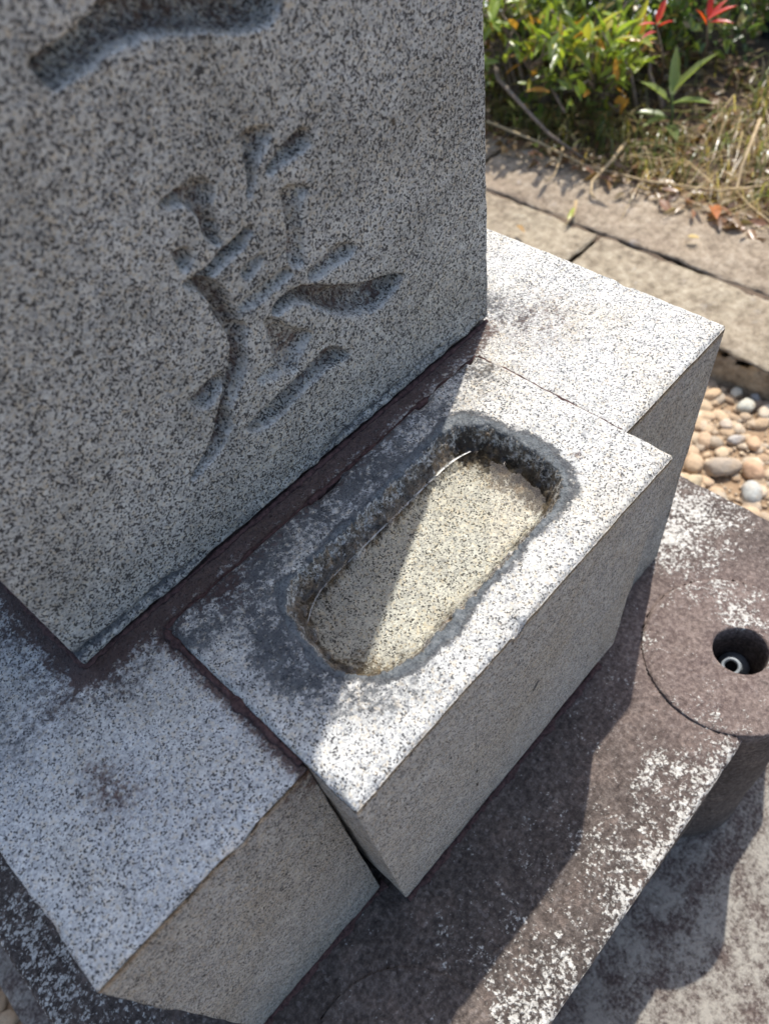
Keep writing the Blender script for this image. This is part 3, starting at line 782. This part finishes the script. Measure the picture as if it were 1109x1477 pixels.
def kerb_block(x0, x1, y0, y1, zt, seed):
    dz = .004 * (vnoise(np.array([seed * 1.7]), np.array([.3]), 1, 5)[0] - .5)
    def zf(x, y): return zt + dz + fbm(x, y, 16, seed) * .009 + fbm(x, y, 90, seed + 1) * .005
    def af(x, y, z, wall=False):
        a = np.zeros((*np.shape(x), 4)); a[..., 0] = 1.0 if x0 > .94 else 0.0; return a
    v, f, a = slab(axis(x0, x1, .008), axis(y0, y1, .010), lambda x, y: np.ones(x.shape, bool), zf, af, ZG - .04, rows=6, wall_noise=.004, edge_r=.005, edge_d=box_edge(x0, x1, y0, y1), seed=seed)
    child('kerb_block', v, f, M_CONC, kerb, a)
for i, (y0, y1) in enumerate(((-.90, -.285), (-.279, .318), (.324, .92), (.926, 1.5))): kerb_block(.8150, .9370, y0, y1, ZK, 100 + i * 7)
for i, (y0, y1) in enumerate(((-.62, -.03), (-.024, .60), (.606, 1.25))): kerb_block(.9440, 1.0850, y0, y1, ZK + .002, 150 + i * 5)

X, Y, f = rect(0, 1, 0, 1, 0, 1)
jy = np.linspace(-.9, 1.5, 400); jx = np.linspace(.925, .956, 9); X, Y = np.meshgrid(jx, jy, indexing='ij')
Z = ZK - .0055 + fbm(X, Y, 30, 160, 4) * .016
ji = np.arange(X.size).reshape(X.shape)
tag(mesh_obj('joint_soil', np.stack([X, Y, Z], -1).reshape(-1, 3), np.stack([ji[:-1, :-1], ji[1:, :-1], ji[1:, 1:], ji[:-1, 1:]], -1).reshape(-1, 4), M_SOIL), 'soil caught in the joint between the kerb rows', kind='structure')

# ------------------------------------------------------------------ gravel and single stones
def ico(sub):
    import bmesh
    bm = bmesh.new(); bmesh.ops.create_icosphere(bm, subdivisions=sub, radius=1)
    v = np.array([q.co[:] for q in bm.verts]); f = np.array([[l.index for l in q.verts] for q in bm.faces]); bm.free()
    return v, f
IV, IF = ico(2); IV1, IF1 = ico(1); IV3, IF3 = ico(3)
def rot(rng):
    q = rng.normal(size=4); q /= np.linalg.norm(q); w, x, y, z = q
    return np.array([[1 - 2 * (y * y + z * z), 2 * (x * y - z * w), 2 * (x * z + y * w)], [2 * (x * y + z * w), 1 - 2 * (x * x + z * z), 2 * (y * z - x * w)], [2 * (x * z - y * w), 2 * (y * z + x * w), 1 - 2 * (x * x + y * y)]])
def pebble(V, rng, ang=.5):
    d = np.ones(len(V))
    for _ in range(7):
        n = rng.normal(size=3); n /= np.linalg.norm(n)
        d = np.minimum(d, np.clip((.62 + rng.random() * .35) / np.clip(V @ n, .05, 9), 0, 1) ** ang)
    return V * d[:, None]
g = NT('mixed_gravel')
cl, *_ = g.attr('mask')
n2 = g.noise(160, 4, .65); n1 = g.noise(50, 3)
cc = g.mix(g.math('MULTIPLY', g.ss(n2, .45, .7), .35), cl, g.mix(1.0, cl, (.6, .55, .5), 'MULTIPLY'))
cc = g.mix(g.math('MULTIPLY', g.ss(n1, .42, .66), .5), cc, (.46, .34, .22))
cc = g.mix(g.math('MULTIPLY', g.ss(g.noise(420, 4, .7), .52, .68), .35), cc, (.20, .14, .09))
M_GRAVEL = g.fin(cc, .92, g.bump(n2, .0025, .9), .15)
TANS = np.array([(.42, .29, .17), (.50, .36, .22), (.36, .24, .14), (.55, .43, .29), (.46, .30, .18), (.30, .22, .15), (.48, .38, .28), (.40, .36, .30), (.56, .47, .36)])
def gravel(x0, x1, y0, y1, n, rmin, rmax, seed, dark=1.0):
    rng = np.random.default_rng(seed); VV = []; FF = []; CC = []; o = 0
    for k in range(n):
        r = rmin + (rmax - rmin) * rng.random() ** 4.5
        v = pebble(IV1 if r < .005 else IV, rng, 1.0) * (r * (.75 + .6 * rng.random(3)))
        f = IF1 if r < .005 else IF
        v = v @ rot(rng).T; v[:, 2] *= .6
        p = np.array([x0 + (x1 - x0) * rng.random(), y0 + (y1 - y0) * rng.random(), 0])
        p[2] = ZG - .006 + r * .2 + .005 * rng.random()
        VV.append(v + p); FF.append(f + o); o += len(v)
        c = (TANS[rng.integers(len(TANS))] * .5 + np.array((.47, .37, .26)) * .5) * (.75 + .4 * rng.random()) * dark
        CC.append(np.tile(c, (len(v), 1)))
    return np.concatenate(VV), np.concatenate(FF), np.concatenate(CC)
v, f, c = gravel(.50, .815, -.42, .30, 9500, .0018, .0115, 5)
v2, f2, c2 = gravel(-.42, -.232, -.05, .45, 900, .004, .014, 6, .8)
tag(mesh_obj('gravel', np.concatenate([v, v2]), np.concatenate([f, f2 + len(v)]), M_GRAVEL, attr=np.concatenate([c, c2]), smooth=False), 'fine tan gravel filling the strip between base stone and kerb', kind='stuff')

STONES = [  # x, y, half sizes (mm), turn, colour, label
    (.665, -.081, (21, 16, 14), .55, (.40, .43, .42), 'smooth pale blue-grey egg-shaped pebble beside the lichened base stone'),
    (.698, -.067, (20, 18, 14), .3, (.52, .30, .17), 'rounded orange pebble just behind the blue-grey egg-shaped one'),
    (.677, -.034, (34, 17, 16), -.75, (.30, .25, .20), 'long rough grey-brown stone lying across the gravel near the pedestal corner'),
    (.789, -.008, (18, 15, 12), .2, (.50, .52, .45), 'large round pale greenish-white pebble near the kerb'),
    (.816, -.010, (13, 11, 9), .9, (.28, .29, .30), 'small slate-grey pebble touching the pale greenish-white one'),
    (.795, -.034, (17, 14, 11), .1, (.62, .53, .40), 'cream-coloured pebble at the right picture edge below the kerb'),
    (.731, -.026, (16, 10, 9), -.5, (.40, .38, .36), 'flat grey pebble in the middle of the tan gravel'),
    (.664, -.006, (19, 15, 13), .4, (.46, .31, .18), 'tan rounded stone right beside the pedestal corner'),
    (.783, .036, (18, 12, 10), -.3, (.54, .36, .20), 'oblong amber pebble close to the pedestal edge below the kerb'),
    (.806, .014, (12, 10, 8), .3, (.60, .56, .44), 'small pale cream pebble between the amber one and the kerb'),
    (.739, -.045, (14, 11, 9), .7, (.55, .34, .19), 'small orange-tan pebble near the flat grey one'),
    (.640, -.020, (17, 13, 11), -.2, (.50, .40, .24), 'yellowish pebble partly hidden behind the lichened base stone'),
    (.748, -.003, (12, 10, 8), 1.2, (.56, .46, .36), 'little pinkish-white pebble left of the flat grey one'),
]
rng = np.random.default_rng(21)
for x, y, (a, b, c_), tw, cl, lab in STONES:
    v = pebble(IV3, rng, .85 if 'rough' not in lab else 1.0) * np.array([a, b, c_]) * .00080
    if 'rough' in lab: v *= (1 + .18 * fbm(v[:, 0] * 1 + v[:, 2], v[:, 1], 120, 4))[:, None]
    ca, sa = math.cos(tw), math.sin(tw)
    v = v @ np.array([[ca, -sa, 0], [sa, ca, 0], [0, 0, 1]]).T
    o = mesh_obj('pebble', v, IF3, M_GRAVEL, attr=np.tile(np.array(cl) * .72 + np.array((.46, .40, .32)) * .28, (len(v), 1)), loc=(x, y, ZG + c_ * .00030))
    tag(o, lab, 'pebble', 'larger stones lying on the gravel')

# ------------------------------------------------------------------ plants
g = NT('leaf_green')
cl, *_ = g.attr('mask')
nv = g.noise(90, 3)
cc = g.mix(g.math('MULTIPLY', g.ss(nv, .4, .7), .4), cl, g.mix(1.0, cl, (.65, .75, .6), 'MULTIPLY'))
g.fin(cc, .30, None, .6)
tl = g.n('ShaderNodeBsdfTranslucent'); g.link(g.mix(1.0, cc, (1.5, 1.6, .7), 'MULTIPLY'), tl.inputs['Color'])
mx = g.n('ShaderNodeMixShader'); mx.inputs[0].default_value = .42
g.link(g.bsdf.outputs[0], mx.inputs[1]); g.link(tl.outputs[0], mx.inputs[2]); g.link(mx.outputs[0], g.t.nodes['Material Output'].inputs['Surface'])
M_LEAF = g.m
M_TWIG = simple('grey_brown_twig', (.10, .075, .055), (.27, .22, .18), 120, .85, .001)
M_STRAW = simple('dry_straw', (.30, .21, .11), (.52, .40, .24), 90, .8)
M_BLACK = simple('dark_polished_stone', (.012, .013, .015), (.05, .053, .058), 250, .25)

LT = np.array([(0, 0, 0), (-.5, .3, .10), (0, .32, 0), (.5, .3, .10), (-.42, .65, .07), (0, .66, -.02), (.42, .65, .07), (0, 1, -.10)])
LF = np.array([(0, 2, 1), (0, 3, 2), (1, 2, 4), (2, 5, 4), (2, 3, 6), (2, 6, 5), (4, 5, 7), (5, 6, 7)])
def frame(d, up):
    d = d / np.linalg.norm(d); s = np.cross(d, up); s /= np.linalg.norm(s) + 1e-9; n = np.cross(s, d)
    return np.stack([s, d, n], 1)
def leaf_at(p, d, up, L, Wd):
    return (LT * np.array([Wd, L, L * .8])) @ frame(d, up).T + p
def cloud(points, dirs, L, ratio, cols, rng, jit=.6):
    VV = []; FF = []; CC = []; o = 0
    for p, d in zip(points, dirs):
        dd = d + rng.normal(size=3) * jit; up = np.array([0, 0, 1.]) + rng.normal(size=3) * .5
        l = L * (.6 + .7 * rng.random())
        v = leaf_at(p, dd, up, l, l * ratio * (.8 + .4 * rng.random()))
        VV.append(v); FF.append(LF + o); o += 8
        c = cols[rng.integers(len(cols))] * (.7 + .6 * rng.random()); CC.append(np.tile(c, (8, 1)))
    return np.concatenate(VV), np.concatenate(FF), np.concatenate(CC)
def shrub(name, label, base, tips, L, ratio, cols, per_tip, seed, spread=.05, tw=.004):
    """a shrub: forking stems from the base to many tips, small leaves whorled along the outer twigs"""
    rng = np.random.default_rng(seed)
    b = np.array(base); root = tag(empty(name, base), label, 'shrub', 'shrubs behind the kerb')
    TV = []; TF = []; o = 0; LP = []; LD = []
    hubs = [b + (np.array(t) - b) * (.45 + .2 * rng.random()) + rng.normal(size=3) * .03 for t in tips[::6]]
    for hb in hubs:
        mid = b + (hb - b) * .5 + rng.normal(size=3) * .02
        v, f = tube([b, mid, hb], [tw * 1.5, tw * 1.15, tw * .9], 6)
        TV += v; TF += [tuple(i + o for i in q) for q in f]; o += len(v)
    for t in tips:
        t = np.array(t); hb = min(hubs, key=lambda h: np.linalg.norm(h - t)); m_ = hb + (t - hb) * .55 + rng.normal(size=3) * .018
        v, f = tube([hb, m_, t], [tw * .7, tw * .5, tw * .25], 5)
        TV += v; TF += [tuple(i + o for i in q) for q in f]; o += len(v)
        ax = (t - m_); ax /= np.linalg.norm(ax) + 1e-9
        for k in range(per_tip):
            s = rng.random() ** .6
            p = m_ + (t - m_) * s + rng.normal(size=3) * spread * .35
            LP.append(p); LD.append(ax * .6 + rng.normal(size=3) * .7 + np.array([0, 0, .25]))
    child('stem', TV, TF, M_TWIG, root)
    v, f, c = cloud(LP, LD, L, ratio, cols, rng)
    o2 = child('foliage', v, f, M_LEAF, root, c, smooth=False)
    return root
GREEN = 1.25 * np.array([(.12, .17, .045), (.09, .14, .048), (.17, .22, .055), (.22, .27, .07), (.075, .115, .042), (.28, .29, .11), (.26, .20, .10)])
LIME = 1.15 * np.array([(.20, .26, .04), (.26, .30, .05), (.15, .20, .04), (.34, .31, .06), (.18, .24, .05), (.22, .28, .05), (.40, .20, .05)])
def tips(n, cx, cy, rx, ry, z0, z1, seed):
    rng = np.random.default_rng(seed); out = []
    for _ in range(n):
        a = rng.random() * 2 * math.pi; r = math.sqrt(rng.random())
        x = cx + rx * r * math.cos(a); y = cy + ry * r * math.sin(a)
        top = z0 + (z1 - z0) * (1 - .75 * r ** 5)
        out.append((x, y, z0 + (top - z0) * (.15 + .85 * rng.random())))
    return out
shrub('azalea_shrub', 'dense small-leaved green shrub whose twigs hang over the kerb beside the gravestone', (1.36, .70, -.45), tips(180, 1.29, .76, .19, .30, -.42, -.16, 31), .021, .42, GREEN, 21, 41, .05)
shrub('azalea_shrub', 'dark small-leaved shrub behind the broad-leaved seedling', (1.52, .52, -.43), tips(120, 1.53, .53, .22, .155, -.40, -.14, 32), .022, .42, GREEN, 26, 42, .05)
shrub('azalea_shrub', 'loose small-leaved shrub at the back reaching the top of the picture', (1.44, 1.02, -.45), tips(60, 1.50, .95, .22, .22, -.38, -.14, 33), .023, .42, GREEN, 16, 43, .06)
shrub('nandina_shrub', 'lime-green shrub with narrow leaves against the gravestone edge', (1.20, .62, -.45), tips(58, 1.15, .58, .085, .21, -.36, -.21, 34), .038, .26, LIME, 9, 44, .04, .0035)
shrub('nandina_shrub', 'yellow-green narrow-leaved shrub in front of the pale path glimpse', (1.42, .78, -.44), tips(34, 1.33, .66, .12, .20, -.30, -.13, 35), .045, .26, LIME, 9, 45, .04, .0035)

def leafy(name, label, cat, base, stem_top, leaves, cols, group=None, stem_r=.003, sc=1.0):
    """small plant whose large leaves are parts; leaves: (t along stem, direction, length, width, colour)"""
    root = tag(empty(name, base), label, cat, group)
    b = np.array(base); t_ = np.array(stem_top); m_ = (b + t_) / 2 + np.array([.006, -.004, 0])
    v, f = tube([b, m_, t_], [stem_r, stem_r * .8, stem_r * .5], 6)
    child('stem', v, f, M_TWIG if name != 'seedling' else M_LEAF, root, None if name != 'seedling' else np.tile((.13, .17, .05), (len(v), 1)))
    for (s, d, L, Wd, ci) in leaves:
        p = b + (t_ - b) * s
        v = leaf_at(p, np.array(d, float), np.array([0, 0, 1.]), L * sc, Wd * sc)
        child('leaf', v, LF, M_LEAF, root, np.tile(cols[ci], (8, 1)), smooth=True)
    return root
SEED = [(.22, .28, .09), (.26, .31, .10), (.17, .22, .08)]
leafy('seedling', 'broad-leaved green seedling standing free in front of the dark shrub', 'seedling', (1.215, .378, -.445), (1.225, .386, -.372),
      [(1, (.35, .25, .75), .070, .017, 0), (1, (.55, -.55, .8), .085, .016, 1), (.8, (-.3, .6, .5), .065, .020, 1), (.8, (.1, -.9, .25), .070, .017, 0),
       (.5, (-.35, .75, .15), .060, .018, 2), (.5, (-.7, .25, .1), .055, .017, 1), (.35, (-.5, -.5, .1), .060, .020, 2), (.9, (.7, .3, .4), .06, .016, 2)], SEED)
RED = [(.55, .035, .022), (.42, .03, .03), (.62, .08, .03)]
leafy('red_leaf_sprig', 'sprig of scarlet leaves at the top of the picture, left of the other', 'leaf sprig', (1.33, .46, -.42), (1.135, .385, -.235),
      [(1, (-.5, .45, .1), .038, .010, 0), (1, (.3, -.1, .9), .050, .013, 0), (.95, (-.1, -.6, .4), .045, .011, 1), (.9, (-.6, .1, .05), .05, .010, 1), (.98, (.6, .1, .5), .05, .012, 2)], RED, 'red-leaved sprigs', .0022, .72)
leafy('red_leaf_sprig', 'sprig of scarlet leaves at the top of the picture, right of the other', 'leaf sprig', (1.42, .44, -.42), (1.235, .355, -.26),
      [(1, (.3, .2, .9), .055, .013, 0), (1, (.5, -.5, .3), .060, .013, 0), (.95, (.2, -.8, .1), .055, .013, 1), (.9, (-.3, .3, .6), .045, .011, 2), (.96, (.7, -.2, .5), .06, .012, 0)], RED, 'red-leaved sprigs', .0022, .72)

# dry grass and straw
def blades(pts, rng, L, wd, lean, cols):
    VV = []; FF = []; CC = []; o = 0
    for p in pts:
        a = rng.random() * 2 * math.pi; l = L * (.5 + .9 * rng.random()); ln = lean * (.4 + rng.random())
        d = np.array([math.cos(a), math.sin(a), 0]); s = np.array([-d[1], d[0], 0]) * wd * (.6 + .8 * rng.random())
        c = cols[rng.integers(len(cols))] * (.7 + .6 * rng.random())
        pr = [p, p + d * l * ln * .25 + np.array([0, 0, l * .5]), p + d * l * ln * .75 + np.array([0, 0, l * .75 * max(.15, 1 - ln * .5)]), p + d * l * ln * 1.2 + np.array([0, 0, l * .8 * max(.05, 1 - ln * .75)])]
        for k, q in enumerate(pr):
            w_ = (1, .9, .6, .1)[k]; VV += [q - s * w_, q + s * w_]
        FF += [(o, o + 1, o + 3, o + 2), (o + 2, o + 3, o + 5, o + 4), (o + 4, o + 5, o + 7, o + 6)]; o += 8
        CC += [c] * 8
    return np.array(VV), np.array(FF), np.array(CC)
rng = np.random.default_rng(77)
def scatter(n, x0, x1, y0, y1):
    x = x0 + (x1 - x0) * rng.random(n); y = y0 + (y1 - y0) * rng.random(n)
    return np.stack([x, y, -.462 + fbm(x, y, 7, 3, 5) * .05 + .05 * sstep(1.12, 1.6, x)], -1)
STR = np.array([(.42, .31, .17), (.50, .39, .23), (.33, .24, .13), (.26, .20, .10)])
GRS = np.array([(.16, .17, .05), (.22, .20, .07), (.12, .15, .04)])
v, f, c = blades(scatter(900, 1.09, 1.50, -.15, .34), rng, .075, .0011, 1.0, STR)
v2, f2, c2 = blades(scatter(500, 1.09, 1.24, .36, 1.0), rng, .055, .0011, 1.1, np.concatenate([STR, GRS]))
v3, f3, c3 = blades(scatter(520, 1.10, 1.40, -.1, .9), rng, .08, .0014, .6, GRS)
tag(mesh_obj('dry_grass', np.concatenate([v, v2, v3]), np.concatenate([f, f2 + len(v), f3 + len(v) + len(v2)]), M_LEAF, attr=np.concatenate([c, c2, c3]), smooth=False), 'straw-coloured dry grass along the back of the kerb', kind='stuff')
# leaf litter under the shrubs
pts = scatter(1800, 1.04, 1.45, -.1, .8); pts[:, 2] = np.where(pts[:, 0] < 1.088, ZK + .002, pts[:, 2])
pts[:, 2] += .004 + .008 * rng.random(1800)
LIT = np.array([(.22, .13, .07), (.30, .20, .12), (.15, .09, .06), (.36, .27, .18), (.28, .15, .10)])
v, f, c = cloud(pts, rng.normal(size=(1800, 3)) * np.array([1, 1, .12]), .026, .38, LIT, rng, .15)
tag(mesh_obj('leaf_litter', v, f, M_LEAF, attr=c, smooth=False), 'brown leaf litter on the soil behind the kerb', kind='stuff')

def stalk(name, label, cat, pts, r, mat, group=None):
    base_ = pts[0]
    v, f = tube(pts, [r * (1 - .5 * i / (len(pts) - 1)) for i in range(len(pts))], 7)
    v = [tuple(np.array(q) - np.array(base_)) for q in v]
    return tag(mesh_obj(name, v, f, mat, loc=base_), label, cat, group)
K = ZK + .008
stalk('dry_stalk', 'long straw stalk lying along the soil edge of the kerb from the gravestone', 'stalk', [(1.085, .66, K + .012), (1.08, .54, K + .008), (1.066, .44, K + .004), (1.075, .33, K + .006), (1.10, .22, K + .012), (1.16, .14, K + .02)], .0026, M_STRAW, 'straw stalks')
stalk('dry_stalk', 'thick pale bent stalk at the right edge lying on the kerb', 'stalk', [(1.20, .225, -.36), (1.15, .215, -.41), (1.118, .202, K + .008), (1.095, .165, K + .006), (1.07, .11, K + .004), (1.05, .05, K + .004)], .0027, M_STRAW, 'straw stalks')
stalk('dry_stalk', 'short curved stalk hooking onto the kerb below the shrub', 'stalk', [(1.12, .40, -.41), (1.07, .395, K + .02), (1.03, .40, K + .006), (1.005, .385, K + .003), (.998, .372, K + .003)], .0030, M_STRAW, 'straw stalks')
stalk('dry_stalk', 'thin stalk drooping onto the kerb beside the yellow-green leaf', 'stalk', [(1.08, .492, K + .015), (1.045, .474, K + .012), (1.015, .462, K + .006), (.995, .465, K + .003)], .0022, M_STRAW, 'straw stalks')
stalk('dry_stalk', 'small straw splinter bridging the joint between the kerb rows', 'stalk', [(.975, .392, K + .003), (.945, .375, K + .001), (.918, .372, K + .001)], .0028, M_STRAW, 'straw stalks')
stalk('bare_twig', 'grey bare twig slanting through the lime-green shrub by the gravestone', 'twig', [(1.30, .76, -.36), (1.21, .70, -.355), (1.165, .60, -.36), (1.12, .52, -.39)], .0042, M_TWIG, 'bare twigs')
stalk('bare_twig', 'lower grey bare twig ending above the kerb near the gravestone', 'twig', [(1.20, .74, -.37), (1.10, .645, -.355), (1.06, .56, -.365), (1.05, .50, -.39), (1.09, .45, -.44)], .0042, M_TWIG, 'bare twigs')
stalk('bare_twig', 'dark bare twig rising through the middle of the shrubs', 'twig', [(1.26, .46, -.44), (1.27, .50, -.36), (1.31, .60, -.33), (1.37, .68, -.29)], .0040, M_TWIG, 'bare twigs')
stalk('bare_twig', 'pale curved twig between the dark shrub and the seedling', 'twig', [(1.27, .42, -.43), (1.26, .425, -.40), (1.27, .455, -.375), (1.30, .475, -.36)], .0040, M_TWIG, 'bare twigs')

def fallen(label, p, d, L, Wd, colr):
    v = leaf_at(np.zeros(3), np.array(d, float), np.array([.1, .1, 1.]), L, Wd)
    tag(mesh_obj('fallen_leaf', v, LF, M_LEAF, attr=np.tile(colr, (8, 1)), loc=p), label, 'leaf', 'fallen leaves on the kerb')
fallen('orange-brown fallen leaf on the back row of kerb blocks', (1.075, .215, K + .004), (-.5, -.35, .12), .048, .017, (.50, .19, .08))
fallen('yellow-green blade standing in the joint of the kerb', (.925, .372, K - .002), (.85, .30, .2), .040, .007, (.36, .40, .05))
fallen('small lime leaf on the back kerb block near the shrub', (1.075, .55, K + .006), (-.4, -.9, .1), .016, .010, (.40, .46, .12))
fallen('curled tan leaf on the front kerb block next to the gravestone', (.872, .43, K + .004), (-.5, -.8, .25), .034, .009, (.42, .27, .14))
fallen('pale yellow scrap of leaf beside the kerb joint', (.985, .205, K + .004), (.3, -.8, .05), .018, .011, (.60, .44, .20))

# neighbouring dark stone behind the dry grass
nb = tag(empty('neighbour_stone', (1.72, .30, -.46)), 'dark polished stone block at the upper right corner behind the dry grass', 'stone block')
def bevel_box(x0, x1, y0, y1, z0, z1, b):
    import bmesh
    bm = bmesh.new(); bmesh.ops.create_cube(bm, size=1)
    for q in bm.verts: q.co = ((x0 + x1) / 2 + q.co.x * (x1 - x0), (y0 + y1) / 2 + q.co.y * (y1 - y0), (z0 + z1) / 2 + q.co.z * (z1 - z0))
    bmesh.ops.bevel(bm, geom=bm.edges[:], offset=b, segments=2, affect='EDGES')
    v = [tuple(q.co) for q in bm.verts]; f = [tuple(l.index for l in q.verts) for q in bm.faces]; bm.free()
    return v, f
v, f = bevel_box(1.56, 1.90, .02, .40, -.47, -.10, .006); child('block', v, f, M_BLACK, nb, smooth=False)
v, f = bevel_box(1.53, 1.93, -.01, .425, -.50, -.455, .006); child('plinth', v, f, M_BLACK, nb, smooth=False)

# ------------------------------------------------------------------ moss that fills the joints of the stones
def bead(pts, r, seed, n=9):
    pts = np.array(pts, float); d = np.r_[0, np.cumsum(np.linalg.norm(np.diff(pts, axis=0), axis=1))]
    m_ = int(d[-1] / .0012); t_ = np.linspace(0, d[-1], m_)
    P_ = np.stack([np.interp(t_, d, pts[:, k]) for k in range(3)], -1)
    dirs = np.gradient(P_, axis=0); dirs /= np.linalg.norm(dirs, axis=1)[:, None]
    side = np.cross(dirs, [0, 0, 1.]); V = []
    rr = r * (.9 + 1.5 * fbm(t_ + seed, t_ * 0, 120, seed) + 1.0 * fbm(t_ + seed, t_ * 0, 500, seed + 2))
    for k in range(n):
        a = math.pi * 2 * k / n
        V.append(P_ + side * (np.cos(a) * rr * (1 + .5 * fbm(t_, t_ * 0 + k, 400, seed + 4)))[:, None] + np.array([0, 0, 1.]) * (np.sin(a) * rr * .7)[:, None])
    V = np.stack(V, 1).reshape(-1, 3); idx = np.arange(m_ * n).reshape(m_, n); nx_ = np.roll(idx, -1, 1)
    return V, np.stack([idx[:-1], idx[1:], nx_[1:], nx_[:-1]], -1).reshape(-1, 4)
M_MOSS = simple('dry_red_brown_moss', (.022, .012, .012), (.12, .068, .062), 420, .97, .0015)
VV = []; FF = []; o = 0
for pts, r, sd_ in (([(BX0 - .001, BYB, .0006), (BX0 - .001, KYF + .002, .0006)], .0021, 3),
                    ([(BX0 - .0005, KYF - .0005, -.004), (BX0 + .0015, KYF - .0006, -.10), (BX0 + .0035, KYF - .0006, -.22)], .0014, 13),
                    ([(BX0, BYB + .001, .0006), (BX1, BYB + .001, .0004)], .0017, 5),
                    ([(BX1 + .001, BYB, .0004), (BX1 + .001, KYF + .002, .0002)], .0010, 7),
                    ([(-.001, .012, .0005), (.001, .0015, .0005), (.03, .0005, .0005), (W - .001, .0006, .0005)], .0016, 9),
                    ([(-.001, .22, .0005), (-.0008, .004, .0005)], .0020, 11),
                    ([(KX0 + .002, KYF, ZT + .001), (BX0 + .003, KYF - .0005, ZT + .001)], .0026, 15),
                    ([(BX0 + .006, BYF + .0085, ZT + .001), (BX1 - .004, BYF + .0085, ZT + .001)], .0026, 17)):
    v, f = bead(pts, r, sd_); VV.append(v); FF.append(f + o); o += len(v)
tag(mesh_obj('joint_moss', np.concatenate(VV), np.concatenate(FF), M_MOSS), 'dry red-brown moss packed into the joints between the stones', kind='stuff')
